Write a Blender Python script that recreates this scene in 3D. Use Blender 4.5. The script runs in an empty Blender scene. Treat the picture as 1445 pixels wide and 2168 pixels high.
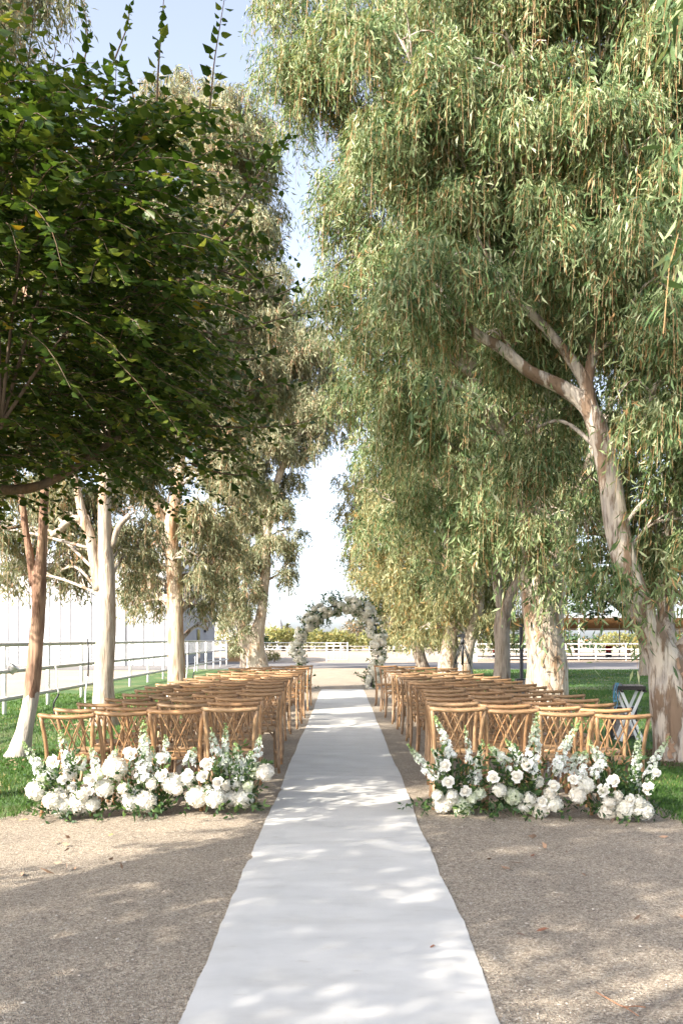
import bpy, math, random
import numpy as np
from mathutils import Vector, Matrix
R = math.radians
rnd = random.Random(7)

# ------------------------------------------------------------------ camera, sky, sun, exposure
F, H, VX, VY = 2000.0, 1.47, 724.0, 1352.0          # focal length in photo pixels, eye height, vanishing point
sc = bpy.context.scene
cam = bpy.data.cameras.new('camera'); cam_o = bpy.data.objects.new('camera', cam)
sc.collection.objects.link(cam_o); sc.camera = cam_o
cam_o.location = (0, 0, H); cam_o.rotation_euler = (R(90), 0, 0)
cam.sensor_fit = 'VERTICAL'; cam.sensor_height = 36; cam.sensor_width = 24
cam.lens = F / 2168 * 36
cam.shift_y = (VY - 1084) / 2168; cam.shift_x = (722.5 - VX) / 2168
cam.clip_start = 0.1; cam.clip_end = 5000
cam.dof.use_dof = True; cam.dof.focus_distance = 12.5; cam.dof.aperture_fstop = 6.3

SUN_EL, SUN_AZ = R(33), math.atan2(-0.78, -0.63)     # azimuth measured from +Y towards +X
w = bpy.data.worlds.new('World'); sc.world = w; w.use_nodes = True
nt = w.node_tree; bg = nt.nodes['Background']
sky = nt.nodes.new('ShaderNodeTexSky'); sky.sky_type = 'NISHITA'; sky.sun_disc = False
sky.sun_elevation = SUN_EL; sky.sun_rotation = SUN_AZ
sky.air_density = 0.62; sky.dust_density = 2.3; sky.ozone_density = 0.5; sky.altitude = 50
hs = nt.nodes.new('ShaderNodeHueSaturation'); hs.inputs['Saturation'].default_value = .6   # thin high haze pales the blue
nt.links.new(sky.outputs[0], hs.inputs['Color']); nt.links.new(hs.outputs[0], bg.inputs[0]); bg.inputs[1].default_value = 0.15
sl = bpy.data.lights.new('sun', 'SUN'); sl.energy = 3.5; sl.angle = R(0.53); sl.color = (1, .93, .82)
so = bpy.data.objects.new('sun', sl); sc.collection.objects.link(so)
sd = Vector((math.sin(SUN_AZ) * math.cos(SUN_EL), math.cos(SUN_AZ) * math.cos(SUN_EL), math.sin(SUN_EL)))
so.rotation_euler = sd.to_track_quat('Z', 'Y').to_euler()
sc.view_settings.view_transform = 'Standard'; sc.view_settings.look = 'None'
sc.view_settings.gamma = 1; sc.view_settings.use_curve_mapping = False
sc.view_settings.exposure = 1.95
sc.cycles.max_bounces = 6; sc.cycles.diffuse_bounces = 4; sc.cycles.transmission_bounces = 4
sc.cycles.caustics_reflective = False; sc.cycles.caustics_refractive = False
try: sc.cycles.use_denoising = True
except Exception: pass

# ------------------------------------------------------------------ helpers
def gz(x):                                            # the crowned path falls gently to the lawns
    t = np.clip((np.abs(x) - .6) / 2.2, 0, 1)
    return -.07 * t * t * (3 - 2 * t)
def at(px, py, Y): return ((px - VX) * Y / F, Y, H - (py - VY) * Y / F)

C = sc.collection
def tag(o, label=None, cat=None, group=None, kind=None):
    for k, v in (('label', label), ('category', cat), ('group', group), ('kind', kind)):
        if v: o[k] = v
    return o
def empty(name, loc, label, cat, group=None, rz=0):
    o = bpy.data.objects.new(name, None); C.objects.link(o); o.location = loc; o.rotation_euler = (0, 0, rz)
    o.empty_display_size = .1
    return tag(o, label, cat, group)
def link(name, me, parent=None, loc=None, rot=None, scale=None):
    o = bpy.data.objects.new(name, me); C.objects.link(o)
    if parent: o.parent = parent
    if loc is not None: o.location = loc
    if rot is not None: o.rotation_euler = rot
    if scale is not None: o.scale = scale if hasattr(scale, '__len__') else (scale,) * 3
    return o

class MB:
    """Collects shapes and links them as one mesh object."""
    def __init__(s): s.v = []; s.f = []; s.n = 0; s.sm = []
    def add(s, v, f, smooth=False):
        v = np.asarray(v, float); s.v.append(v)
        s.f += [tuple(int(i) + s.n for i in q) for q in f]; s.sm += [smooth] * len(f); s.n += len(v); return s
    def box(s, x0, x1, y0, y1, z0, z1, M=None):
        v = np.array([(x, y, z) for z in (z0, z1) for y in (y0, y1) for x in (x0, x1)], float)
        if M is not None: v = v @ np.array(M.to_3x3()).T + np.array(M.translation)
        return s.add(v, [(0, 2, 3, 1), (4, 5, 7, 6), (0, 1, 5, 4), (1, 3, 7, 5), (3, 2, 6, 7), (2, 0, 4, 6)])
    def tube(s, path, rad, sides=8, caps=True, rough=0, seed=0, flat=1.0):
        p = np.asarray(path, float); n = len(p)
        r = np.full(n, rad, float) if np.isscalar(rad) else np.asarray(rad, float)
        t = np.gradient(p, axis=0); t /= np.linalg.norm(t, axis=1)[:, None] + 1e-9
        up = np.array((1., 0, 0)) if abs(t[0][0]) < .8 else np.array((0, 1., 0))
        a = np.cross(t[0], up); a /= np.linalg.norm(a); vs = []
        g = np.random.default_rng(seed); ph = g.uniform(0, 6.28, 4)
        th = np.arange(sides) * 2 * math.pi / sides
        for i in range(n):
            a = a - t[i] * a.dot(t[i]); a /= np.linalg.norm(a) + 1e-9; b = np.cross(t[i], a)
            rr = r[i] * np.ones(sides)
            if rough: rr = rr * (1 + rough * (np.sin(2 * th + ph[0] + i * .35) + .7 * np.sin(3 * th + ph[1] - i * .5) + .5 * np.sin(5 * th + ph[2] + i * .8)) * .5)
            vs.append(p[i] + np.outer(np.cos(th) * rr, a) + np.outer(np.sin(th) * rr * flat, b))
        f = [(i * sides + j, i * sides + (j + 1) % sides, (i + 1) * sides + (j + 1) % sides, (i + 1) * sides + j) for i in range(n - 1) for j in range(sides)]
        s.add(np.concatenate(vs), f, True)
        if caps:
            k = s.n - n * sides
            s.f += [tuple(k + j for j in range(sides))[::-1], tuple(k + (n - 1) * sides + j for j in range(sides))]; s.sm += [False, False]
        return s
    def lathe(s, prof, sides=16, cx=0, cy=0, smooth=True):
        th = np.arange(sides) * 2 * math.pi / sides
        v = [(cx + r * math.cos(a), cy + r * math.sin(a), z) for r, z in prof for a in th]; n = len(prof)
        return s.add(v, [(i * sides + j, i * sides + (j + 1) % sides, (i + 1) * sides + (j + 1) % sides, (i + 1) * sides + j) for i in range(n - 1) for j in range(sides)], smooth)
    def prism(s, poly, z0, z1):
        n = len(poly); v = [(x, y, z0) for x, y in poly] + [(x, y, z1) for x, y in poly]
        return s.add(v, [tuple(range(n))[::-1], tuple(range(n, 2 * n))] + [(i, (i + 1) % n, n + (i + 1) % n, n + i) for i in range(n)])
    def mesh(s, name, m):
        me = bpy.data.meshes.new(name); me.from_pydata(np.concatenate(s.v).tolist(), [], s.f)
        me.polygons.foreach_set('use_smooth', s.sm); me.materials.append(m); me.update(); return me
    def build(s, name, m, parent=None, **k): return link(name, s.mesh(name, m), parent, **k)

def smooth_path(pts, n=4):
    """Catmull-Rom through the rows of pts (any number of columns)."""
    p = np.asarray(pts, float); q = np.vstack([2 * p[0] - p[1], p, 2 * p[-1] - p[-2]]); out = []
    for i in range(1, len(q) - 2):
        for t in np.linspace(0, 1, n, endpoint=False):
            a, b, c, d = q[i - 1], q[i], q[i + 1], q[i + 2]
            out.append(.5 * (2 * b + (c - a) * t + (2 * a - 5 * b + 4 * c - d) * t * t + (3 * b - a - 3 * c + d) * t ** 3))
    out.append(p[-1]); return np.array(out)

def poly_mesh(name, V, faces_per, loop_idx, m, tint=None):
    """Fast mesh from arrays: V (n,3), list of face sizes, flat loop index, optional per-vertex tint (n,2)."""
    me = bpy.data.meshes.new(name); me.vertices.add(len(V)); me.vertices.foreach_set('co', V.astype(np.float32).ravel())
    me.loops.add(len(loop_idx)); me.loops.foreach_set('vertex_index', loop_idx.astype(np.int32))
    me.polygons.add(len(faces_per)); st = np.concatenate([[0], np.cumsum(faces_per)[:-1]])
    me.polygons.foreach_set('loop_start', st.astype(np.int32)); me.polygons.foreach_set('loop_total', faces_per.astype(np.int32))
    me.update(calc_edges=True)
    if tint is not None:
        a = me.attributes.new('tint', 'FLOAT_COLOR', 'POINT')
        c = np.ones((len(V), 4), np.float32); c[:, :tint.shape[1]] = tint; a.data.foreach_set('color', c.ravel())
    me.materials.append(m); return me

def unit(v): return v / (np.linalg.norm(v, axis=-1, keepdims=True) + 1e-9)

# ------------------------------------------------------------------ materials
def new_mat(name):
    m = bpy.data.materials.new(name); m.use_nodes = True; t = m.node_tree; return m, t, t.nodes['Principled BSDF']
def N(t, typ, **kw):
    n = t.nodes.new(typ)
    for k, v in kw.items():
        if k in n.inputs.keys(): n.inputs[k].default_value = v
        else: setattr(n, k, v)
    return n
def ramp(t, src, stops, interp='LINEAR'):
    n = t.nodes.new('ShaderNodeValToRGB'); n.color_ramp.interpolation = interp; e = n.color_ramp.elements
    while len(e) < len(stops): e.new(.5)
    for x, (p, c) in zip(e, stops): x.position = p; x.color = (*c, 1)
    if src is not None: t.links.new(src, n.inputs[0])
    return n
def bump(t, b, src, dist, strength=1.0):
    n = N(t, 'ShaderNodeBump'); n.inputs['Distance'].default_value = dist; n.inputs['Strength'].default_value = strength
    t.links.new(src, n.inputs['Height']); t.links.new(n.outputs[0], b.inputs['Normal']); return n
def coords(t, scale=(1, 1, 1), kind='Object'):
    tc = N(t, 'ShaderNodeTexCoord'); mp = N(t, 'ShaderNodeMapping'); mp.inputs['Scale'].default_value = scale
    t.links.new(tc.outputs[kind], mp.inputs[0]); return mp.outputs[0]
def noise(t, vec, scale, detail=4, rough=.55):
    n = N(t, 'ShaderNodeTexNoise'); n.inputs['Scale'].default_value = scale; n.inputs['Detail'].default_value = detail; n.inputs['Roughness'].default_value = rough
    if vec is not None: t.links.new(vec, n.inputs['Vector'])
    return n.outputs['Fac']
def mixc(t, fac, a, b, mode='MIX'):
    n = N(t, 'ShaderNodeMix', data_type='RGBA', blend_type=mode)
    if hasattr(fac, 'links') or hasattr(fac, 'is_linked'): t.links.new(fac, n.inputs[0])
    else: n.inputs[0].default_value = fac
    for s, i in ((a, 6), (b, 7)):
        if isinstance(s, tuple): n.inputs[i].default_value = (*s, 1)
        else: t.links.new(s, n.inputs[i])
    return n.outputs[2]
def plain(name, col, rough=.6, metal=0, var=.12, scale=6, bmp=0):
    m, t, b = new_mat(name); v = coords(t); f = noise(t, v, scale)
    c = ramp(t, f, [(.3, tuple(x * (1 - var) for x in col)), (.7, tuple(min(1, x * (1 + var)) for x in col))])
    t.links.new(c.outputs[0], b.inputs['Base Color']); b.inputs['Roughness'].default_value = rough; b.inputs['Metallic'].default_value = metal
    if bmp: bump(t, b, noise(t, v, scale * 8), bmp)
    return m
def bark_two(name, z, lower):
    """Red-brown bark that has peeled to pale wood below height z."""
    m = bark_mat(name, (.38, .235, .15), (.26, .145, .09), (.17, .085, .05), .5, .6, 4); t = m.node_tree; b = t.nodes['Principled BSDF']; src = b.inputs['Base Color'].links[0].from_socket
    tc = N(t, 'ShaderNodeTexCoord'); s = N(t, 'ShaderNodeSeparateXYZ'); t.links.new(tc.outputs['Object'], s.inputs[0]); n = noise(t, coords(t, (1, 1, .5)), 5, 4); a = N(t, 'ShaderNodeMath', operation='MULTIPLY_ADD'); a.inputs[1].default_value = 2.6; t.links.new(n, a.inputs[0]); t.links.new(s.outputs['Z'], a.inputs[2])
    k = N(t, 'ShaderNodeMath', operation='LESS_THAN'); k.inputs[1].default_value = z + 1.3; t.links.new(a.outputs[0], k.inputs[0]); t.links.new(mixc(t, k.outputs[0], src, lower), b.inputs['Base Color']); return m
def leaf_mat(name, stops, odd=(.3, .16, .06), trans=.4, rough=.5, odd_at=.93):
    """Leaves: colour of each leaf from its own tint; light passes through."""
    m, t, b = new_mat(name); a = N(t, 'ShaderNodeAttribute', attribute_name='tint'); s = N(t, 'ShaderNodeSeparateColor')
    t.links.new(a.outputs['Color'], s.inputs[0])
    c = ramp(t, s.outputs[0], stops); o = ramp(t, s.outputs[1], [(odd_at, (0, 0, 0)), (min(1, odd_at + .02), (1, 1, 1))])
    col = mixc(t, o.outputs[0], c.outputs[0], odd)
    t.links.new(col, b.inputs['Base Color']); b.inputs['Roughness'].default_value = rough
    b.inputs['Specular IOR Level'].default_value = .35
    tr = N(t, 'ShaderNodeBsdfTranslucent'); br = mixc(t, 1.0, col, (1.35, 1.25, .75), 'MULTIPLY'); t.links.new(br, tr.inputs[0])
    mx = N(t, 'ShaderNodeMixShader'); mx.inputs[0].default_value = trans
    t.links.new(b.outputs[0], mx.inputs[1]); t.links.new(tr.outputs[0], mx.inputs[2]); t.links.new(mx.outputs[0], t.nodes['Material Output'].inputs[0]); return m
def bark_mat(name, pale, grey, brown, lo=.52, hi=.6, scale=2.4):
    m, t, b = new_mat(name); v = coords(t, (1, 1, .28)); f1 = noise(t, v, scale, 6, .6); f2 = noise(t, v, scale * 2.3, 5)
    base = ramp(t, f2, [(.36, grey), (.56, pale)]).outputs[0]; k = ramp(t, f1, [(lo, (0, 0, 0)), (hi, (1, 1, 1))]).outputs[0]
    col = mixc(t, k, base, brown)
    v2 = coords(t, (1, 1, .08)); st = noise(t, v2, 26, 3); col = mixc(t, ramp(t, st, [(.34, (.6,) * 3), (.47, (0,) * 3)]).outputs[0], col, tuple(x * .45 for x in brown))
    t.links.new(col, b.inputs['Base Color']); b.inputs['Roughness'].default_value = .8
    add = N(t, 'ShaderNodeMath', operation='ADD'); t.links.new(k, add.inputs[0]); t.links.new(st, add.inputs[1]); bump(t, b, add.outputs[0], .02, .7); return m

EUC = [(0, (.02, .052, .016)), (.38, (.09, .15, .052)), (.7, (.27, .325, .155)), (1, (.55, .56, .36))]  # eucalyptus ramps: widened tones put sunlit leaves and dark gaps into the colour
M = {}
M['leaf_euc'] = leaf_mat('eucalyptus_leaf', EUC, (.36, .22, .1), trans=.24, odd_at=.91)
M['leaf_euc_warm'] = leaf_mat('eucalyptus_leaf_warm', [(0, (.05, .07, .028)), (.4, (.16, .185, .085)), (.75, (.37, .365, .19)), (1, (.56, .51, .3))], (.42, .26, .1), trans=.3, odd_at=.85)
M['leaf_euc_pink'] = leaf_mat('eucalyptus_leaf_rosy', [(0, (.055, .075, .035)), (.4, (.16, .185, .1)), (.75, (.35, .345, .22)), (1, (.54, .48, .34))], (.46, .29, .18), trans=.28, odd_at=.87)
M['leaf_mul'] = leaf_mat('mulberry_leaf', [(0, (.022, .05, .008)), (.5, (.05, .092, .015)), (.85, (.125, .165, .03)), (1, (.21, .23, .05))], (.4, .27, .03), trans=.46, rough=.4, odd_at=.985)
M['leaf_far'] = leaf_mat('orchard_leaf', [(0, (.12, .14, .05)), (.5, (.22, .23, .09)), (1, (.36, .34, .15))], (.4, .3, .1))
M['leaf_grey'] = leaf_mat('greyish_leaf', [(0, (.12, .11, .09)), (.5, (.2, .19, .15)), (1, (.3, .28, .22))])
M['leaf_deep'] = leaf_mat('dark_leaf', [(0, (.02, .05, .015)), (.5, (.04, .09, .03)), (1, (.08, .14, .05))], trans=.3)
M['grass'] = leaf_mat('grass_blade', [(0, (.035, .085, .015)), (.5, (.06, .14, .025)), (1, (.13, .2, .05))], (.34, .28, .13), trans=.35, odd_at=.88)
M['twig'] = plain('reddish_twig', (.3, .14, .07), .7)
M['bark_white'] = bark_mat('pale_peeling_bark', (.45, .375, .295), (.31, .255, .2), (.3, .19, .11), .53, .64, 4.2)
M['bark_red'] = bark_two('red_brown_bark', .8, (.45, .39, .33))
M['bark_tan'] = bark_mat('tan_patched_bark', (.5, .39, .28), (.38, .31, .24), (.36, .2, .1), .5, .6, 4)
M['peel'] = plain('peeling_bark', (.3, .19, .12), .85, scale=9, var=.4)
M['bark_mottle'] = bark_mat('mottled_grey_bark', (.52, .45, .37), (.34, .3, .265), (.19, .125, .08), .5, .57, 5.5)
M['bark_dark'] = bark_mat('dark_rough_bark', (.3, .25, .2), (.2, .16, .12), (.12, .08, .05), .5, .6, 4)
M['bark_brown'] = bark_mat('brown_bark', (.13, .085, .055), (.1, .07, .045), (.14, .08, .04), .5, .6, 4)
M['white_paint'] = plain('white_paint', (.8, .79, .77), .45, var=.04)
M['rail_shade'] = plain('shaded_rail_paint', (.52, .49, .45), .55, var=.1)  # white rails toned grey-beige: shade of their undersides put into the colour
M['galv'] = plain('galvanised_wire', (.55, .55, .54), .4, .6)
M['black'] = plain('black_plastic', (.018, .018, .02), .45, var=.2)
M['dark_metal'] = plain('dark_metal', (.05, .05, .055), .4, .4)
M['silver'] = plain('silver_metal', (.75, .74, .72), .35, .3, var=.05)
M['grille'] = plain('speaker_grille', (.2, .18, .17), .7, scale=60, var=.4)
M['blue'] = plain('blue_cable', (.06, .35, .6), .5)
M['red'] = plain('red_paint', (.5, .03, .03), .45)
M['roof_grey'] = plain('grey_shingle', (.27, .26, .25), .9, scale=14, var=.2)
M['plywood'] = plain('plywood', (.5, .3, .14), .7, scale=10)
M['roof_wood'] = plain('tan_timber', (.42, .27, .14), .8, scale=3, var=.25)
M['matt_dark'] = plain('matt_dark_plastic', (.03, .026, .025), .85, var=.3, scale=40)
M['glass'] = plain('dark_glass', (.03, .035, .04), .1)
M['rubber'] = plain('rubber', (.03, .03, .03), .8)
M['stem'] = plain('green_stem', (.1, .17, .05), .6)
M['petal'] = None

def petal_mat(name, a, b, trans=.3):
    m, t, p = new_mat(name); at_ = N(t, 'ShaderNodeAttribute', attribute_name='tint'); s = N(t, 'ShaderNodeSeparateColor'); t.links.new(at_.outputs['Color'], s.inputs[0])
    c = ramp(t, s.outputs[0], [(0, a), (1, b)]).outputs[0]; t.links.new(c, p.inputs['Base Color']); p.inputs['Roughness'].default_value = .6
    p.inputs['Specular IOR Level'].default_value = .2
    tr = N(t, 'ShaderNodeBsdfTranslucent'); t.links.new(c, tr.inputs[0]); mx = N(t, 'ShaderNodeMixShader'); mx.inputs[0].default_value = trans
    t.links.new(p.outputs[0], mx.inputs[1]); t.links.new(tr.outputs[0], mx.inputs[2]); t.links.new(mx.outputs[0], t.nodes['Material Output'].inputs[0]); return m
M['petal'] = petal_mat('white_petal', (.72, .7, .58), (.86, .85, .8))
M['petal_green'] = petal_mat('greenish_petal', (.5, .56, .36), (.82, .83, .72))
M['petal_cream'] = petal_mat('cream_petal', (.76, .7, .58), (.86, .85, .79))

def wood_mat(name='honey_wood', grain=(1, 1, .12)):
    m, t, b = new_mat(name); v = coords(t, grain); f = noise(t, v, 55, 5); oi = N(t, 'ShaderNodeObjectInfo')
    c = ramp(t, f, [(.3, (.165, .09, .042)), (.5, (.315, .185, .09)), (.72, (.46, .3, .165))]).outputs[0]
    k = ramp(t, oi.outputs['Random'], [(0, (.8, .8, .8)), (.5, (1, 1, 1)), (1, (1.12, 1.06, 1))]).outputs[0]
    c = mixc(t, 1.0, c, oi.outputs['Color'], 'MULTIPLY'); t.links.new(mixc(t, 1.0, c, k, 'MULTIPLY'), b.inputs['Base Color']); b.inputs['Roughness'].default_value = .5; bump(t, b, f, .002); return m
M['wood'] = wood_mat(); M['wood_across'] = wood_mat('honey_wood_cross_grain', (.1, 1, 1))

def ground_mats():
    # gravel: fine tan and grey chips
    m, t, b = new_mat('decomposed_gravel'); v = coords(t)
    vo = N(t, 'ShaderNodeTexVoronoi'); vo.inputs['Scale'].default_value = 125; t.links.new(v, vo.inputs['Vector'])
    hs = N(t, 'ShaderNodeSeparateColor'); t.links.new(vo.outputs['Color'], hs.inputs[0])
    chip = ramp(t, hs.outputs[0], [(0, (.175, .14, .105)), (.3, (.33, .275, .21)), (.7, (.455, .385, .295)), (1, (.61, .54, .44))]).outputs[0]
    big = ramp(t, noise(t, v, 1.3, 5), [(.35, (.9, .885, .87)), (.65, (1.16, 1.13, 1.09))]).outputs[0]
    spk = ramp(t, noise(t, v, 26, 6, .75), [(.33, (.55, .5, .47)), (.5, (1, 1, 1))]).outputs[0]
    c = mixc(t, 1.0, mixc(t, 1.0, chip, big, 'MULTIPLY'), spk, 'MULTIPLY')
    t.links.new(c, b.inputs['Base Color']); b.inputs['Roughness'].default_value = .9
    ad = N(t, 'ShaderNodeMath', operation='ADD'); t.links.new(vo.outputs['Distance'], ad.inputs[0]); t.links.new(noise(t, v, 14, 6, .7), ad.inputs[1]); bump(t, b, ad.outputs[0], .016, 1); M['gravel'] = m
    # bare dirt
    m, t, b = new_mat('dry_dirt'); v = coords(t); f = noise(t, v, .35, 6); f2 = noise(t, v, 9, 5, .7)
    c = mixc(t, .5, ramp(t, f, [(.3, (.3, .235, .17)), (.7, (.42, .345, .265))]).outputs[0], ramp(t, f2, [(.3, (.26, .2, .145)), (.7, (.42, .35, .275))]).outputs[0])
    t.links.new(c, b.inputs['Base Color']); b.inputs['Roughness'].default_value = .95; bump(t, b, f2, .03); M['dirt'] = m
    # lawn
    m, t, b = new_mat('short_lawn'); v = coords(t); f = noise(t, v, .45, 5); f2 = noise(t, v, 22, 6, .75)
    g = ramp(t, f2, [(.3, (.03, .07, .013)), (.55, (.065, .13, .028)), (.75, (.12, .18, .05))]).outputs[0]
    d = ramp(t, f2, [(.3, (.16, .15, .06)), (.7, (.34, .3, .15))]).outputs[0]
    c = mixc(t, ramp(t, f, [(.52, (0, 0, 0)), (.68, (.8, .8, .8))]).outputs[0], g, d)
    t.links.new(c, b.inputs['Base Color']); b.inputs['Roughness'].default_value = .95; bump(t, b, f2, .04); M['lawn'] = m
    m, t, b = new_mat('asphalt'); v = coords(t); f = noise(t, v, 40, 6, .8); f2 = noise(t, v, .3, 4)
    c = mixc(t, 1.0, ramp(t, f, [(.3, (.12, .115, .115)), (.7, (.2, .19, .185))]).outputs[0], ramp(t, f2, [(.3, (.85, .85, .85)), (.7, (1.15, 1.1, 1.05))]).outputs[0], 'MULTIPLY')
    t.links.new(c, b.inputs['Base Color']); b.inputs['Roughness'].default_value = .9; M['asphalt'] = m
    # runner cloth
    m, t, b = new_mat('runner_cloth'); v = coords(t); wv = N(t, 'ShaderNodeTexWave'); wv.bands_direction = 'Y'; wv.inputs['Scale'].default_value = 60; wv.inputs['Distortion'].default_value = 2.5; wv.inputs['Detail'].default_value = 3; t.links.new(v, wv.inputs['Vector'])
    f = noise(t, coords(t, (1, 2.2, 1)), 2.2, 6, .65)
    c = ramp(t, f, [(.28, (.53, .51, .47)), (.5, (.6, .583, .545)), (.7, (.64, .622, .585))]).outputs[0]
    sp = ramp(t, noise(t, coords(t, (1, 2.5, 1)), 7, 3, .5), [(.24, (.86, .84, .81)), (.34, (1, 1, 1))]).outputs[0]
    c = mixc(t, 1.0, c, sp, 'MULTIPLY'); c = mixc(t, .12, c, wv.outputs['Color'], 'MULTIPLY')
    t.links.new(c, b.inputs['Base Color']); b.inputs['Roughness'].default_value = .9; bump(t, b, wv.outputs['Fac'], .002, .5); M['runner'] = m
    m, t, b = new_mat('bark_mulch'); v = coords(t, (1, 3, 1)); f = noise(t, v, 30, 5)
    t.links.new(ramp(t, f, [(.3, (.05, .03, .02)), (.7, (.2, .13, .08))]).outputs[0], b.inputs['Base Color']); b.inputs['Roughness'].default_value = .95; bump(t, b, f, .03); M['mulch'] = m
    m, t, b = new_mat('white_ribbed_metal'); v = coords(t); f = noise(t, v, .6, 4)
    t.links.new(ramp(t, f, [(.3, (.5, .5, .51)), (.7, (.56, .56, .56))]).outputs[0], b.inputs['Base Color']); b.inputs['Roughness'].default_value = .5; M['metal_wall'] = m
ground_mats()
# ------------------------------------------------------------------ setting: ground, path, lawns, road
def strip(name, xs_of_y, ys, zoff, m, crown=True, nx=14):
    """A sheet over ys whose left and right edges are given by xs_of_y(y)."""
    v = []; f = []
    for y in ys:
        a, b = xs_of_y(y); xs = np.linspace(a, b, nx); v += [(x, y, (float(gz(x)) if crown else 0) + zoff) for x in xs]
    for i in range(len(ys) - 1):
        for j in range(nx - 1):
            k = i * nx + j; f.append((k, k + 1, k + nx + 1, k + nx))
    mb = MB(); mb.add(v, f, True); o = mb.build(name, m); tag(o, kind='structure'); return o
g = MB(); g.add([(-1500, -300, -.1), (1500, -300, -.1), (1500, 3000, -.1), (-1500, 3000, -.1)], [(0, 1, 2, 3)]); tag(g.build('ground', M['dirt']), kind='structure')
wob = lambda y, s, a=.07: a * (math.sin(y * 2.1 + s) + .6 * math.sin(y * 5.3 + 2 * s) + .5 * math.sin(y * 11.7 + s * 3))
EDGE = lambda y, s: s * (2.86 + wob(y, 1.3 * s) + (.25 if y < 8 else 0) * max(0, min(1, 8 - y)) * 1.0)
ys = np.concatenate([np.arange(-14, 24, .12), np.arange(24, 47.1, .5)])
strip('gravel_path', lambda y: (-3.3, 3.3), ys, 0.0, M['gravel'], nx=24)
xs_l = lambda y: (-3.0 - 57, EDGE(y, -1)); xs_r = lambda y: (EDGE(y, 1), 60)
def lawn(name, s):
    v = []; f = []; offs = [0, .15, .4, .9, 2, 4, 8, 16, 30, 60]
    for y in ys:
        e = EDGE(y, s); v += [(e + s * o, y, float(gz(e + s * o)) + .012 + (0 if o else -.02)) for o in offs]
    n = len(offs)
    for i in range(len(ys) - 1):
        for j in range(n - 1):
            k = i * n + j; q = (k, k + 1, k + n + 1, k + n); f.append(q if s > 0 else q[::-1])
    mb = MB(); mb.add(v, f, True); tag(mb.build(name, M['lawn']), kind='structure')
def lawn_l():
    v = []; f = []; offs = [0, .15, .4, .9, 2, 3, 4.2, 5.5]
    for y in ys:
        e = EDGE(y, -1); v += [(e - o, y, float(gz(e - o)) + .012 + (0 if o else -.02)) for o in offs]
    n = len(offs)
    for i in range(len(ys) - 1):
        for j in range(n - 1):
            k = i * n + j; f.append((k, k + n, k + n + 1, k + 1))
    mb = MB(); mb.add(v, f, True); tag(mb.build('lawn', M['lawn']), kind='structure')
lawn_l(); lawn('lawn', 1)
strip('road', lambda y: (-90, 90), np.array([47.0, 61.0]), -.085, M['asphalt'], crown=False, nx=2)

# aisle runner: one long cloth, edges a little wavy
def runner():
    v = []; f = []; yy = np.concatenate([np.arange(.5, 12, .045), np.arange(12, 27.3, .2)]); nx = 13
    g_ = np.random.default_rng(3); wl = np.cumsum(g_.normal(0, .0017, len(yy))); wr = np.cumsum(g_.normal(0, .0017, len(yy)))
    creases = [(c_ + g_.uniform(-.2, .2), g_.uniform(.004, .009), g_.uniform(.03, .07)) for c_ in np.arange(3.6, 20, 1.05)]; wl -= np.linspace(0, wl[-1], len(yy)); wr -= np.linspace(0, wr[-1], len(yy))
    for i, y in enumerate(yy):
        a = -.607 + wl[i] + .006 * math.sin(y * 1.7); b = .607 + wr[i] + .006 * math.sin(y * 1.3 + 1)
        for j, x in enumerate(np.linspace(a, b, nx)):
            z = .013 + .006 * math.sin(y * 4.1 + 2 * math.sin(x * 3 + y * .7)) * math.sin(x * 2.3 + y) + .003 * math.sin(y * 9 + x * 4) + sum(h_ * math.exp(-((y - c_ - .05 * math.sin(x * 4 + c_)) / w2) ** 2) for c_, h_, w2 in creases)
            if j in (0, nx - 1): z -= .006
            v.append((x, y, float(gz(x)) + z))
    n = len(yy); f = [(i * nx + j, i * nx + j + 1, (i + 1) * nx + j + 1, (i + 1) * nx + j) for i in range(n - 1) for j in range(nx - 1)]
    m = MB(); m.add(v, f, True)
    # turned-down hems so the cloth has thickness
    for j in (0, nx - 1):
        e = [v[i * nx + j] for i in range(n)]; lo = [(x, y, z - .012) for x, y, z in e]; q = [(i, i + 1, n + i + 1, n + i) for i in range(n - 1)]
        m.add(e + lo, q if j else [k[::-1] for k in q])
    e = [v[(n - 1) * nx + j] for j in range(nx)]; m.add(e + [(x, y, z - .012) for x, y, z in e], [(j, nx + j, nx + j + 1, j + 1) for j in range(nx - 1)])
    o = m.build('aisle_runner', M['runner']); tag(o, 'long off-white cloth runner laid down the gravel aisle to the flower arch', 'aisle runner')
runner()

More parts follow.
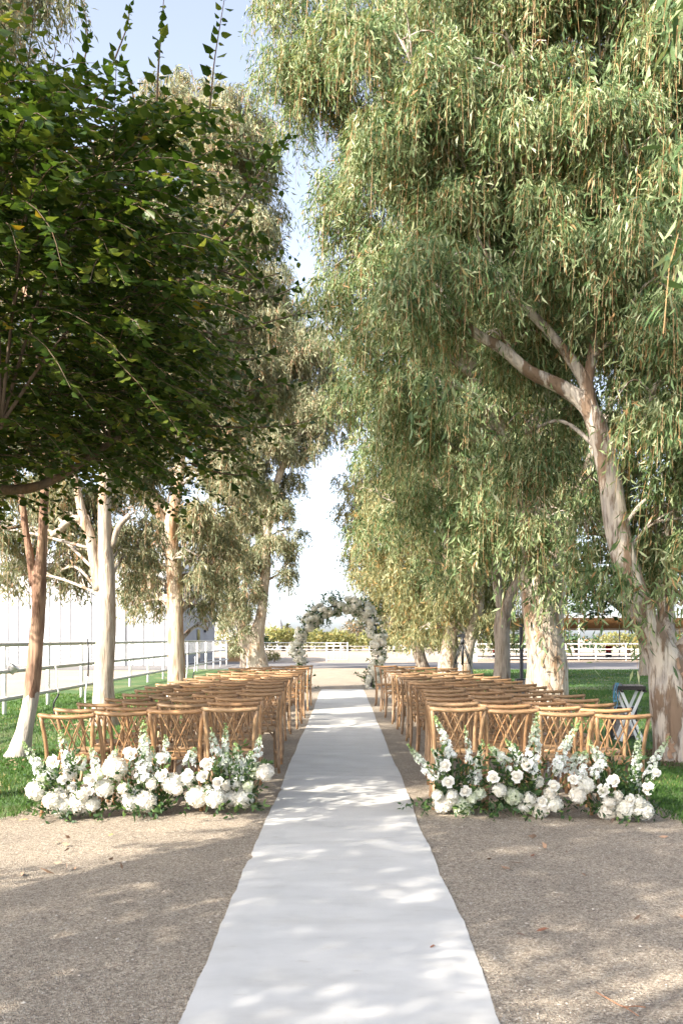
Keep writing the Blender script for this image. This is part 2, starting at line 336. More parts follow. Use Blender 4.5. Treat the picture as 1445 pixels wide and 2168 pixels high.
# loose stones on the path
def scatter_stones():
    g_ = np.random.default_rng(11); n = 34000
    y = 3.2 + 7.5 * g_.random(n) ** 1.25; x = g_.uniform(-2.9, 2.9, n); k = np.abs(x) > .625; x = x[k]; y = y[k]; n = len(x)
    s = g_.uniform(.0022, .006, n) * np.where(g_.random(n) < .05, 1.8, 1) * np.where(g_.random(n) < .004, 1.9, 1)
    base = np.array([(1, 0, 0), (0, 1, 0), (-1, 0, 0), (0, -1, 0), (0, 0, .7), (0, 0, -.5)], float); fc = np.array([(0, 1, 4), (1, 2, 4), (2, 3, 4), (3, 0, 4)])
    jit = g_.uniform(.6, 1.3, (n, 6, 1)); V = base[None] * jit * s[:, None, None]; a = g_.uniform(0, 6.28, n); c, si = np.cos(a), np.sin(a)
    V = np.stack([V[..., 0] * c[:, None] - V[..., 1] * si[:, None], V[..., 0] * si[:, None] + V[..., 1] * c[:, None], V[..., 2]], -1)
    V[..., 0] += x[:, None]; V[..., 1] += y[:, None]; V[..., 2] += (gz(x) + s * .25)[:, None]
    idx = (np.arange(n)[:, None, None] * 6 + fc[None]).reshape(-1); t = np.repeat(np.stack([g_.random(n), np.zeros(n)], 1), 6, 0)
    m, tt, b = new_mat('loose_stone'); at_ = N(tt, 'ShaderNodeAttribute', attribute_name='tint'); s_ = N(tt, 'ShaderNodeSeparateColor'); tt.links.new(at_.outputs['Color'], s_.inputs[0])
    tt.links.new(ramp(tt, s_.outputs[0], [(0, (.14, .11, .09)), (.5, (.36, .3, .24)), (1, (.58, .52, .44))]).outputs[0], b.inputs['Base Color']); b.inputs['Roughness'].default_value = .9
    tag(link('gravel', poly_mesh('gravel', V.reshape(-1, 3), np.full(n * 4, 3), idx, m, t)), kind='stuff')
scatter_stones()

def grass():
    g_ = np.random.default_rng(5); X = []; Y = []
    for (x0, x1, y0, y1, n) in ((-6.8, -2.7, 5.5, 13, 42000), (-8.0, -2.7, 13, 26, 26000), (2.7, 5.5, 5.5, 13, 42000), (2.7, 11, 13, 28, 42000), (3, 20, 28, 46, 22000)):
        x = g_.uniform(x0, x1, n); y = g_.uniform(y0, y1, n)
        e = np.array([EDGE(b, -1 if x0 < 0 else 1) for b in y]); k = (np.abs(x) > np.abs(e) - .07 + .1 * g_.random(n) ** 3); X.append(x[k]); Y.append(y[k])
    x = np.concatenate(X); y = np.concatenate(Y); n = len(x); h = g_.uniform(.02, .05, n) * (1 + y * .012); wd = .0022 + y * .0004
    a = g_.uniform(0, 6.28, n); l = g_.uniform(-.6, .6, (n, 2)) * h[:, None]; z = gz(x) + .008
    p = np.stack([x, y, z], 1); d = np.stack([np.cos(a), np.sin(a), a * 0], 1) * wd[:, None]
    V = np.stack([p - d, p + d, p + np.stack([l[:, 0], l[:, 1], h], 1)], 1).reshape(-1, 3)
    patch = .5 + .5 * np.sin(x * 1.9 + 1.3 * np.sin(y * 1.1)) * np.sin(y * 1.4 + x * .7); t = np.stack([np.clip(g_.random(n) * .7 + .3 * patch, 0, 1), g_.random(n) * .75 + .25 * patch], 1)
    tag(link('grass', poly_mesh('grass', V, np.full(n, 3), np.arange(3 * n), M['grass'], np.repeat(t, 3, 0))), kind='stuff')
grass()

# ------------------------------------------------------------------ trees
def leaves_along(pos, dirs, side, L, W, tint, fine):
    """Leaf blades: base pos, length direction, width direction."""
    n = len(pos); L = L[:, None]; W = W[:, None]; nb = unit(np.cross(dirs, side)); bend = nb * L * .12
    if fine:
        l1 = pos + dirs * L * .3; l2 = pos + dirs * L * .66 + bend * .8; tip = pos + dirs * L + bend * 2.2
        V = np.stack([pos, l1 + side * W, l1 - side * W, l2 + side * W * .75, l2 - side * W * .75, tip], 1)
        loops = np.array([0, 1, 2, 1, 3, 4, 2, 3, 5, 4]); fp = np.array([3, 4, 3]); k = 6
    elif fine is None:      # far leaves: a sickle-shaped sliver each
        V = np.stack([pos, pos + dirs * L * .45 + side * W * 1.7 + bend * .4, pos + dirs * L + bend * 1.6], 1); loops = np.array([0, 1, 2]); fp = np.array([3]); k = 3
    else:
        mid = pos + dirs * L * .45 + bend * .4
        V = np.stack([pos, mid + side * W, pos + dirs * L + bend * 1.6, mid - side * W], 1); loops = np.array([0, 1, 2, 3]); fp = np.array([4]); k = 4
    idx = (np.arange(n)[:, None] * k + loops[None]).reshape(-1)
    return V.reshape(-1, 3), np.tile(fp, n), idx, np.repeat(tint, k, 0)
def join(parts):
    V, F_, I, T = [], [], [], []; o = 0
    for v, f, i, t in parts: V.append(v); F_.append(f); I.append(i + o); T.append(t); o += len(v)
    return np.concatenate(V), np.concatenate(F_), np.concatenate(I), np.concatenate(T)

def clumps(g_, lobes, k=6, s=.5):
    out = []
    for l in lobes:
        c = np.array(l[:3]); r = np.array(l[3:]); kk = max(3, int(k * (r.prod() ** (1 / 3)) ** .8))
        for _ in range(kk):
            d = unit(g_.normal(size=3)); q = g_.uniform(.75, 1.25) * s; out.append((*(c + d * r * g_.uniform(.45, .95)), *(r * q * (1, 1, .75))))
    return out
def weeping_leaves(g_, lobes, n_str, per, leaf, Ls=(.5, 1.3), fine=False, zmin=1.9, keep=None, shell=.45, droop=1.0, ck=None):
    """Hanging strands of narrow leaves through a list of lobes (cx,cy,cz,rx,ry,rz)."""
    if ck: lobes = clumps(g_, lobes, *ck)
    lb = np.array(lobes, float); w_ = (lb[:, 3] * lb[:, 4] * lb[:, 5]) ** .75; k = g_.choice(len(lb), n_str, p=w_ / w_.sum())
    d = unit(g_.normal(size=(n_str, 3))); u = (shell + (1 - shell) * g_.random(n_str)) ** .8
    p = lb[k, :3] + d * lb[k, 3:] * u[:, None]; ok = p[:, 2] > zmin
    if keep is not None: ok &= keep(p)
    p, d, k = p[ok], d[ok], k[ok]; n = len(p)
    o = unit(np.stack([d[:, 0] + g_.normal(0, .5, n), d[:, 1] + g_.normal(0, .5, n), np.zeros(n)], 1)); L = g_.uniform(*Ls, n) * np.where(g_.random(n) < .12, 1.8, 1); L = np.minimum(L, (p[:, 2] - zmin + .4))
    t = (np.arange(per)[None] + g_.random((n, per))) / per; LL = L[:, None]
    pos = p[:, None, :] + o[:, None, :] * (LL * (.55 * t - .2 * t * t))[..., None]; pos[..., 2] += LL * (.1 * t - .95 * droop * t * t)
    pos += g_.normal(0, .035, pos.shape); m = n * per
    dd = g_.normal(0, .55, (n, per, 3)); dd[..., 2] -= 1.0; dd += o[:, None] * .25; dd = unit(dd).reshape(m, 3)
    sd_ = unit(np.cross(dd, g_.normal(size=(m, 3)))); ln = leaf * g_.uniform(.5, 1.35, m); wd = ln * g_.uniform(.065, .11, m) * (1.0 if fine else 1.15)
    ts = g_.random(n)[:, None] * .5 + g_.random((n, per)) * .5; tt = np.stack([ts, np.clip(g_.random((n, 1)) * .35 + g_.random((n, per)) * .68, 0, 1)], -1).reshape(m, 2)
    A = leaves_along(pos.reshape(m, 3), dd, sd_, ln, wd, tt, fine)
    # the strand itself: a thin ribbon
    s = np.linspace(0, 1, 4)[None]; q = p[:, None, :] + o[:, None, :] * (LL * (.55 * s - .2 * s * s))[..., None]; q[..., 2] += LL * (.1 * s - .95 * droop * s * s)
    perp = np.stack([-o[:, 1], o[:, 0], o[:, 2]], 1)[:, None] * .0022; V = np.stack([q - perp, q + perp], 2).reshape(-1, 3)
    lp = np.array([(2 * i, 2 * i + 1, 2 * i + 3, 2 * i + 2) for i in range(3)]).reshape(-1); idx = (np.arange(n)[:, None] * 8 + lp[None]).reshape(-1)
    B = (V, np.full(n * 3, 4), idx, np.tile(np.array([[.6, 1.0]]), (len(V), 1)))
    return join([A, B]), p

def px_path(pts, Y):
    """Trunk path from (px, py, radius px[, dY]) at depth Y."""
    out = []
    for q in pts:
        d = Y + (q[3] if len(q) > 3 else 0); out.append((*at(q[0], q[1], d), q[2] * d / F))
    return np.array(out)
def tree(name, label, stems, Y, lobes, mats, n_str, per, leaf, seed, cat='tree', group='eucalyptus trees beside the aisle', fine=None, limbs=True, zmin=1.9, keep=None, Ls=(.25, .75), base=None, sides=12, sub=5, rough=.09, droop=1.0, extra=None, shell=.3, ck=(7, .42), rlimb=.07):
    g_ = np.random.default_rng(seed); P_ = [px_path(s, Y) if not isinstance(s, np.ndarray) else s for s in stems]
    b0 = P_[0][0] if base is None else np.array(base); root = empty(name, (b0[0], b0[1], b0[2]), label, cat, group); off = np.array(b0[:3])
    tr = MB()
    for i, p in enumerate(P_):
        q = smooth_path(p, 5); q[:, :3] -= off; tr.tube(q[:, :3], np.maximum(q[:, 3], .012), sides, rough=rough, seed=seed + i)
        if i == 0:   # root flare below ground
            e = q[0].copy()
    tr.build('trunk', M[mats[0]], root)
    br = MB(); T = np.concatenate([smooth_path(p, 6) for p in P_])
    if limbs:
        for j, lb in enumerate(lobes):
            c = np.array(lb[:3]); dz = c[2] - T[:, 2]; cost = np.linalg.norm(T[:, :3] - c, axis=1) + np.where(dz < .3, 3, 0); s = T[np.argmin(cost)]
            mid = (s[:3] + c) / 2 + g_.normal(0, .15, 3) + (0, 0, .25); r0 = min(s[3] * .5, rlimb)
            q = smooth_path(np.array([s[:3], mid, c + (0, 0, lb[5] * .3)]), 5) - off; MB().tube(q, np.linspace(r0, .018, len(q)), 6, rough=.08, seed=j).build('limb', M[mats[2] if len(mats) > 2 else mats[0]], root)
            for k in range(sub):
                d = unit(g_.normal(size=3)); d[2] = abs(d[2]) * .6; e = c + d * np.array(lb[3:]) * .85; st = q[g_.integers(4, len(q))] + off
                m2 = (st + e) / 2 + (0, 0, .2); w_ = smooth_path(np.array([st, m2, e]), 4) - off; br.tube(w_, np.linspace(.016, .005, len(w_)), 4, caps=False)
        tag(br.build('twigs', M[mats[2] if len(mats) > 2 else mats[0]], root), kind='stuff')
    D, _ = weeping_leaves(g_, lobes, n_str, per, leaf, Ls, fine, zmin, keep, droop=droop, shell=shell, ck=ck)
    V, f, i, t = join([D] + ([extra] if extra is not None else [])); link('crown', poly_mesh('crown', V - off, f, i, M[mats[1]], t), root); return root

def auto_lobes(g_, cx, cy, z0, z1, Rx, n, Ry=None, prof=None):
    out = []; Ry = Ry or Rx
    for i in range(n):
        u = (i + .5) / n; z = z0 + (z1 - z0) * u; r = (prof(u) if prof else math.sin(math.pi * (.16 + .76 * u)) ** .8); a = i * 2.4 + g_.uniform(-.5, .5); k = g_.uniform(.45, .8) * r
        out.append((cx + math.cos(a) * Rx * k, cy + math.sin(a) * Ry * k, z, Rx * .42 * (.6 + .5 * r), Ry * .42 * (.6 + .5 * r), (z1 - z0) * .12 * (.8 + .6 * g_.random()) + .35))
    return out

# --- right row -----------------------------------------------------------------
R1_STEMS = [
    [(1450, 1618, 62), (1440, 1600, 58), (1428, 1530, 50), (1420, 1460, 46), (1405, 1400, 37), (1375, 1340, 29), (1335, 1240, 27), (1308, 1130, 25), (1287, 1000, 23), (1263, 905, 22), (1238, 856, 18), (1190, 822, 15), (1120, 786, 13), (1060, 737, 12), (1000, 702, 10), (955, 655, 7), (925, 600, 3)],
    [(1266, 915, 18), (1248, 860, 16), (1238, 810, 13), (1195, 745, 11), (1150, 690, 10), (1080, 620, 8), (1040, 560, 5), (1010, 500, 2)],
    [(1240, 830, 12), (1250, 760, 10), (1257, 680, 8), (1240, 520, 5), (1225, 350, 2)],
    [(1415, 1440, 30), (1445, 1385, 26, .1), (1490, 1320, 22, .2), (1530, 1200, 20, .4), (1560, 1000, 17, .6), (1580, 700, 12, .8), (1570, 400, 8, 1)],
    [(1418, 1400, 20, .5), (1408, 1300, 18, .9), (1412, 1200, 20, 1.2), (1422, 1100, 17, 1.4), (1440, 980, 13, 1.6), (1455, 800, 10, 1.8), (1450, 500, 7, 2)]]
s1 = 11.8
def L(px, py, Y, rx, ry, rz): return (*at(px, py, Y), rx, ry, rz)
R1_LOBES = [L(930, 620, 11.3, .8, .8, .7), L(1010, 420, 12.2, .9, .9, .8), L(900, 330, 12.0, .8, .8, .7), L(850, 120, 11.8, .8, .9, .7), L(1060, 180, 11.5, 1.0, 1.0, .8),
            L(1200, 330, 11.2, 1.0, 1.0, .8), L(1290, 100, 11.8, 1.1, 1.1, .9), L(1400, 320, 11.2, 1.0, 1.0, .9), L(1330, 560, 10.9, .9, .8, .8), L(1180, 560, 11.6, .9, .8, .7), L(1440, 640, 10.7, .7, .7, .8),
            L(1500, 200, 12, 1.2, 1.2, 1), L(1080, 760, 12.6, .8, .7, .6), L(1110, 950, 13.2, .75, .6, .7), L(1385, 850, 10.9, .55, .5, .7), L(1440, 1050, 11.2, .5, .5, .6), L(1190, 900, 13.0, .6, .6, .7),
            L(1400, 1180, 13.2, .45, .5, .6), L(1530, 900, 11.5, .8, .8, 1.0), L(1000, -60, 11.8, 1.1, 1.1, .8), L(1250, -120, 11.8, 1.3, 1.3, .9), L(1450, -80, 11.8, 1.2, 1.2, .9), L(1440, 1300, 11.0, .3, .35, .35), L(1380, 640, 12.8, .9, .7, 1.0), L(1430, 780, 12.6, .7, .6, .9), L(1340, 780, 12.9, .6, .5, .7), L(1420, 950, 12.9, .6, .5, .8), L(1350, 980, 13.0, .5, .5, .7), L(1200, 700, 12.9, .7, .6, .7), L(1250, 430, 12.6, 1.0, .8, 1.0), L(1430, 450, 12.4, 1.0, .8, 1.0), L(1120, 420, 12.5, .9, .8, .9), L(1440, 60, 12.6, 1.1, .9, 1.0), L(1130, 20, 12.4, 1.1, .9, 1.0), L(1060, 560, 12.6, .8, .7, .7), L(1400, 1100, 13.4, .5, .5, .6), L(980, 250, 12.6, .9, .8, .8), L(1450, 1180, 12.8, .4, .5, .6), L(1340, 1130, 13.4, .4, .4, .6), L(1440, 1290, 12.6, .35, .4, .4), L(1395, 1270, 13.2, .3, .4, .4), L(1450, 1120, 11.6, .4, .4, .5), L(1330, 880, 12.9, .5, .5, .6), L(1440, 900, 11.6, .5, .5, .7), L(1240, 1150, 13, .4, .4, .45), L(1270, 1050, 13.2, .45, .45, .5), L(1300, 1230, 12.7, .35, .4, .5)]
def strands(g_, spots, per, leaf, Ls, fine=True):
    """A few chosen hanging strands: (px,py,Y) tops."""
    lb = [(*at(*s), .12, .12, .06) for s in spots]; return weeping_leaves(g_, lb, len(lb) * 3, per, leaf, Ls, fine, .3, shell=.1)[0]
gS = np.random.default_rng(77)
R1_X = strands(gS, [(1290, 1195, 11.4), (1270, 1215, 11.5), (1310, 1230, 11.3), (1330, 1240, 11.3), (1250, 1190, 11.5), (1300, 1200, 11.5), (1400, 1210, 11.0), (1415, 1250, 11.0), (1438, 1180, 11), (1390, 1160, 11), (1370, 1120, 11), (1340, 1080, 11.2), (930, 800, 10.9), (915, 830, 10.9), (950, 850, 10.9), (890, 790, 11)], 24, .14, (.5, 1.0), False)
_tp = np.concatenate([smooth_path(np.array([(a[0], a[1], a[2]) for a in s_], float), 6) for s_ in R1_STEMS[:2]])
_tp = _tp[(_tp[:, 1] > 730)]
def r1_keep(p):
    """No strand of this crown hangs in front of its own trunk and lower limbs."""
    ok = np.ones(len(p), bool); fr_ = p[:, 1] < 12.25
    for dz in (0, .2, .4, .6):
        px = VX + p[:, 0] * F / p[:, 1]; py = VY + (H - (p[:, 2] - dz)) * F / p[:, 1]; d = np.min(np.hypot(px[:, None] - _tp[None, :, 0], py[:, None] - _tp[None, :, 1]) - _tp[None, :, 2], 1); ok &= ~(fr_ & (d < 9))
    return ok
tree('eucalyptus_tree', 'big leaning eucalyptus with mottled forked trunk, nearest on the right', R1_STEMS, s1, R1_LOBES, ('bark_mottle', 'leaf_euc'), 17000, 20, .118, 21, zmin=2.1, Ls=(.25, .75), extra=R1_X, sides=16,
     keep=r1_keep, rlimb=.03)
R2_STEMS = [[(1160, 1545, 56), (1158, 1500, 47), (1157, 1440, 43), (1154, 1380, 42), (1151, 1320, 42), (1149, 1250, 45), (1150, 1205, 43), (1152, 1120, 32), (1145, 950, 28), (1130, 700, 22), (1110, 400, 16), (1100, 200, 7), (1095, 50, 2)],
            [(1135, 1240, 30), (1128, 1170, 25), (1110, 1080, 22), (1050, 900, 18), (960, 700, 12), (890, 520, 6), (850, 420, 2)], [(1170, 1250, 24), (1190, 1180, 19), (1205, 1110, 17), (1260, 950, 12), (1310, 800, 4)]]
R2_LOBES = [L(690, 90, 17.5, 1.1, 1.3, 1.3), L(670, 220, 18, .8, 1.2, 1.0), L(745, 370, 17.5, .9, 1.2, 1.1), L(735, 520, 18.2, .8, 1.2, 1.0), L(785, 600, 17, 1.0, 1.2, 1.0), L(745, 690, 18.5, .6, 1, .7), L(800, 150, 17, 1.2, 1.3, 1.3), L(850, 400, 17, 1.2, 1.3, 1.2), L(830, 730, 17, .9, 1.2, .9), L(800, 790, 18, .45, .9, .7),
            L(900, 850, 17.2, .7, 1, .8), L(960, 600, 17.5, 1.2, 1.2, 1.2), L(1000, 900, 17.4, .8, 1, .9), L(1010, 1020, 17.2, .6, .9, .7), L(1090, 1060, 17, .6, .8, .7), L(1160, 1110, 16.9, .7, .7, .55), L(1230, 1060, 17.2, .6, .8, .7), L(1120, 900, 18, 1, 1.3, 1.1),
            L(960, 200, 18, 1.6, 1.6, 1.5), L(1150, 350, 18.5, 1.6, 1.6, 1.6), L(900, -50, 18, 1.6, 1.6, 1.3), L(610, 30, 18, .6, 1.2, .9), L(1150, -50, 18.5, 1.8, 1.6, 1.3), L(1300, 700, 18.5, 1.4, 1.4, 1.5), L(1350, 350, 18.5, 1.5, 1.5, 1.5), L(1000, 400, 19, 1.6, 1.3, 1.5), L(850, 600, 18.5, 1.0, 1, 1.0), L(1250, 950, 18.5, .9, .8, .9), L(1300, 1050, 19, .8, .8, .8), L(930, 950, 18.5, .6, .8, .7), L(1060, 750, 18.6, 1, 1, 1), L(900, 720, 18.8, .8, .9, .8), L(1190, 700, 19, 1.1, 1, 1.1), L(820, 880, 18.3, .45, .7, .6)]
R2_X = strands(np.random.default_rng(78), [(1140, 1180, 16.9), (1150, 1200, 16.9), (1165, 1190, 16.9), (1175, 1230, 17), (1125, 1190, 17), (1185, 1200, 17), (1155, 1240, 17.1), (1170, 1270, 17.2), (990, 1150, 17), (1005, 1170, 17), (975, 1130, 17), (1015, 1120, 17), (1030, 1150, 17), (1120, 1130, 16.8), (1140, 1120, 16.8), (1165, 1130, 16.8), (1190, 1140, 16.8), (1210, 1150, 16.8), (1105, 1150, 17), (1130, 1100, 16.7), (1180, 1090, 16.7), (1150, 1150, 16.7), (1000, 1080, 17), (960, 1080, 17), (1040, 1090, 17), (1200, 1200, 17), (1225, 1130, 17)], 26, .17, (.7, 1.3), False)
tree('eucalyptus_tree', 'eucalyptus with a thick pale trunk dividing low, behind the right chairs', R2_STEMS, 18, R2_LOBES, ('bark_white', 'leaf_euc', 'bark_mottle'), 15000, 20, .132, 22, zmin=2.3, Ls=(.3, .9), extra=R2_X, sides=16)
gA = np.random.default_rng(5)
tree('eucalyptus_tree', 'slender dark eucalyptus forked in a V beside the column speaker', [[(1052, 1490, 24), (1060, 1440, 19), (1063, 1380, 17), (1062, 1330, 17), (1068, 1290, 15), (1090, 1240, 11), (1110, 1200, 10), (1150, 1100, 9), (1180, 900, 7), (1190, 600, 4)], [(1064, 1300, 11), (1052, 1240, 10), (1046, 1150, 9), (1040, 1000, 8), (1000, 800, 6), (960, 600, 3)]],
     23.5, auto_lobes(gA, 3.6, 24, 3.4, 13.5, 3.5, 20), ('bark_dark', 'leaf_euc', 'bark_brown'), 7500, 20, .16, 23, zmin=2.6, Ls=(.3, .9))
tree('eucalyptus_tree', 'eucalyptus with low yellowing hanging foliage and white trunks behind the tripod', [[(946, 1440, 26), (947, 1400, 19), (952, 1360, 16), (956, 1300, 14), (950, 1200, 12), (930, 1050, 10), (900, 850, 5)], [(980, 1438, 18, -1), (988, 1385, 14, -1), (1000, 1330, 12, -1), (1016, 1270, 9, -1), (1020, 1180, 7), (1000, 1000, 4)]],
     36, auto_lobes(gA, 4.3, 36, 2.0, 13.5, 3.6, 18) + [L(905, 1290, 35, .7, .8, .8), L(950, 1270, 34.6, .7, .7, .8), L(870, 1250, 35.5, .7, .8, .9), L(925, 1330, 34.8, .5, .6, .5), L(985, 1260, 34.5, .7, .7, .7), L(900, 1340, 34.6, .45, .5, .5), L(1000, 1180, 34.5, .9, .9, .9), L(830, 1180, 36, .8, .9, 1.0), L(780, 1050, 36.5, .6, .9, .9), L(760, 950, 36.5, .6, .9, .8)], ('bark_white', 'leaf_euc_warm', 'bark_mottle'), 7500, 20, .2, 24, zmin=1.3, Ls=(.4, 1.0))
tree('eucalyptus_tree', 'far right eucalyptus with short dark leaning trunk, just right of the arch', [[(896, 1422, 17), (891, 1400, 13), (884, 1375, 12), (872, 1335, 10), (860, 1280, 8), (840, 1150, 6), (820, 1000, 4)]],
     48, auto_lobes(gA, 3.9, 48, 2.0, 13.5, 3.7, 18) + [L(860, 1300, 47, .9, .9, .8), L(830, 1250, 47, .9, 1, 1), L(845, 1345, 47, .6, .7, .5), L(800, 1160, 47.5, .9, 1.1, 1.1), L(760, 1080, 48, .8, 1, 1), L(785, 1230, 47.5, .7, .9, .8), L(745, 1180, 48, .5, .8, .6), L(740, 1010, 48, .7, 1, .9), L(735, 900, 48, .8, 1, 1.1), L(750, 830, 48, .9, 1, 1.2)], ('bark_dark', 'leaf_euc_warm', 'bark_brown'), 7500, 20, .24, 25, zmin=1.0, Ls=(.4, 1.1))
# --- left row ------------------------------------------------------------------
tree('eucalyptus_tree', 'leaning red-brown eucalyptus trunk, peeled white at the foot, nearest left', [[(38, 1606, 29.6), (42, 1590, 23.7), (52, 1550, 18.5), (64, 1490, 16.3), (72, 1420, 15.5), (78, 1350, 14.8), (82, 1290, 14.8), (83, 1230, 15.5), (88, 1180, 11.1), (92, 1100, 9.6), (95, 1000, 8.9), (80, 800, 7.4), (40, 500, 5.9), (0, 200, 3.7)], [(74, 1240, 10.4), (66, 1190, 8.9), (56, 1130, 7.4), (30, 1000, 6.7), (-80, 800, 5.2), (-200, 500, 3.0)]],
     12.25, [L(-60, 60, 12.5, .8, 1, .9), L(-160, 250, 12.5, 1.2, 1.2, 1.1), L(-80, 420, 12.8, 1, 1.2, 1), L(-250, 0, 12.5, 1.4, 1.4, 1.2), L(-300, 500, 12.5, 1.2, 1.2, 1.2), L(-60, 700, 13, .9, 1, .9), L(20, 950, 13.2, .7, .8, .6), L(-60, 1080, 13, .5, .6, .5), L(10, -60, 12.5, .7, 1, .7)], ('bark_red', 'leaf_euc_pink', 'bark_brown'), 3600, 22, .13, 26, zmin=2.6)
tree('eucalyptus_tree', 'pale grey eucalyptus forking low, second trunk from the left', [[(220, 1545, 33.1), (220, 1500, 25.8), (220, 1450, 22.1), (222, 1400, 20.2), (225, 1300, 20.2), (226, 1230, 19.3), (223, 1150, 15.6), (222, 1080, 13.8), (225, 950, 12.0), (230, 800, 10.1), (240, 550, 7.4), (250, 350, 3.7)], [(212, 1250, 13.8), (201, 1190, 12.0), (190, 1135, 11.0), (174, 1085, 9.2), (160, 1020, 7.4), (120, 900, 5.5)], [(186, 1110, 8.3), (165, 1098, 8.3), (140, 1108, 7.8), (122, 1126, 7.4), (108, 1132, 6.4)], [(236, 1160, 7.4), (252, 1115, 6.4), (275, 1090, 5.5)]],
     16.7, [L(160, 450, 17, 1.3, 1.3, 1.2), L(300, 560, 17, 1.2, 1.2, 1.1), L(80, 620, 17, 1.2, 1.3, 1), L(230, 720, 17, 1.2, 1.2, .9), L(400, 760, 17.4, .9, 1, .8), L(100, 880, 17.5, 1.1, 1, .7), L(310, 900, 17.6, 1, .9, .6), L(150, 1030, 17.8, .8, .8, .5), L(270, 1110, 17.6, .6, .7, .45), L(60, 1120, 17.8, .6, .7, .45), L(130, 1180, 18, .5, .6, .4), L(-20, 1130, 17.4, .4, .6, .4), L(30, 400, 17, 1.2, 1.2, 1.2), L(300, 380, 17.5, 1, 1, .9), L(40, 1180, 18, .5, .6, .5), L(170, 1130, 18.2, .6, .6, .5), L(110, 1060, 18, .7, .7, .6), L(250, 1010, 18, .7, .7, .6), L(290, 1180, 18, .35, .5, .45), L(60, 1000, 18, .7, .7, .6), L(150, 1220, 18.4, .4, .5, .45), L(100, 1245, 18.4, .4, .5, .4), L(275, 1215, 18.2, .3, .4, .4), L(30, 1230, 18.2, .4, .5, .4), L(180, 1160, 18.4, .5, .5, .4), L(130, 1120, 17.8, .5, .5, .4)], ('bark_white', 'leaf_euc_pink', 'bark_mottle'), 8000, 20, .14, 27, zmin=2.5, rlimb=.03)
tree('eucalyptus_tree', 'straight eucalyptus with tan patches and a hooked side branch, third left', [[(375, 1490, 29.8), (375, 1460, 23.2), (374, 1430, 19.5), (372, 1350, 16.7), (370, 1250, 16.3), (366, 1180, 16.7), (360, 1120, 14.0), (372, 1060, 11.2), (380, 1000, 10.2), (400, 800, 8.4), (420, 500, 5.6), (430, 260, 2.8)], [(362, 1160, 12.1), (345, 1110, 10.2), (328, 1060, 8.4), (310, 980, 6.5), (280, 850, 4.7)], [(360, 1203, 5.6), (338, 1204, 5.6), (322, 1213, 5.6), (313, 1229, 5.1), (318, 1244, 5.1), (300, 1250, 4.7)], [(368, 1100, 4.7), (320, 1040, 4.7), (345, 1003, 4.7), (400, 990, 3.7), (440, 1010, 2.8)]],
     23.9, [L(420, 330, 24, 1.5, 1.5, 1.5), L(340, 260, 24.5, 1.3, 1.4, 1.0), L(510, 350, 24.5, .9, 1.2, 1.3), L(460, 260, 24.5, 1.0, 1.2, .9), L(480, 520, 24, 1.2, 1.3, 1.3), L(540, 560, 24.6, .7, 1, 1.0), L(330, 480, 24, 1.4, 1.4, 1.3), L(420, 680, 24, 1.4, 1.4, 1.2), L(300, 750, 24, 1.3, 1.4, 1.1), L(520, 760, 24.5, .9, 1.1, 1), L(420, 880, 24, 1.2, 1.3, 1), L(490, 1000, 24, .8, 1.1, .8), L(290, 960, 24.2, 1.1, 1.2, 1), L(430, 1110, 24.2, .7, 1, .8), L(300, 1120, 24.6, .7, 1, .7), L(460, 1200, 24.4, .45, .8, .6), L(300, 1230, 24.6, .45, .7, .5), L(420, 1210, 24.4, .5, .7, .5), L(330, 1170, 23.6, .4, .5, .4), L(545, 300, 24.8, .6, 1, .9), L(560, 430, 24.6, .55, 1, 1.0), L(575, 640, 24.6, .5, .9, .9), L(400, 190, 24.8, 1.0, 1.1, .7), L(470, 620, 24.6, 1.1, 1.2, 1.1), L(480, 860, 24.6, .9, 1, .8), L(560, 850, 24.8, .7, .9, .8), L(370, 800, 24.8, 1.0, 1, .9), L(510, 1080, 24.8, .5, .8, .7), L(360, 1060, 24.8, .8, .8, .7), L(300, 1285, 24.4, .4, .5, .4), L(405, 1290, 24.8, .35, .5, .4), L(330, 1230, 24.6, .5, .5, .5), L(280, 1180, 24.4, .5, .5, .5), L(440, 1260, 24.6, .45, .5, .5), L(460, 1130, 24.6, .6, .6, .6), L(400, 1150, 24.9, .6, .6, .6), L(340, 1110, 24.9, .6, .6, .6), L(300, 1250, 25.2, .5, .5, .6), L(340, 1280, 25.2, .4, .5, .4), L(425, 1300, 25, .4, .5, .4), L(455, 1290, 25.2, .4, .5, .45), L(270, 1250, 25, .45, .5, .4), L(405, 1190, 23.4, .35, .4, .4), L(440, 1340, 25.4, .25, .4, .25)], ('bark_tan', 'leaf_euc_pink', 'bark_mottle'), 10500, 20, .165, 28, zmin=2.2, Ls=(.3, .9))
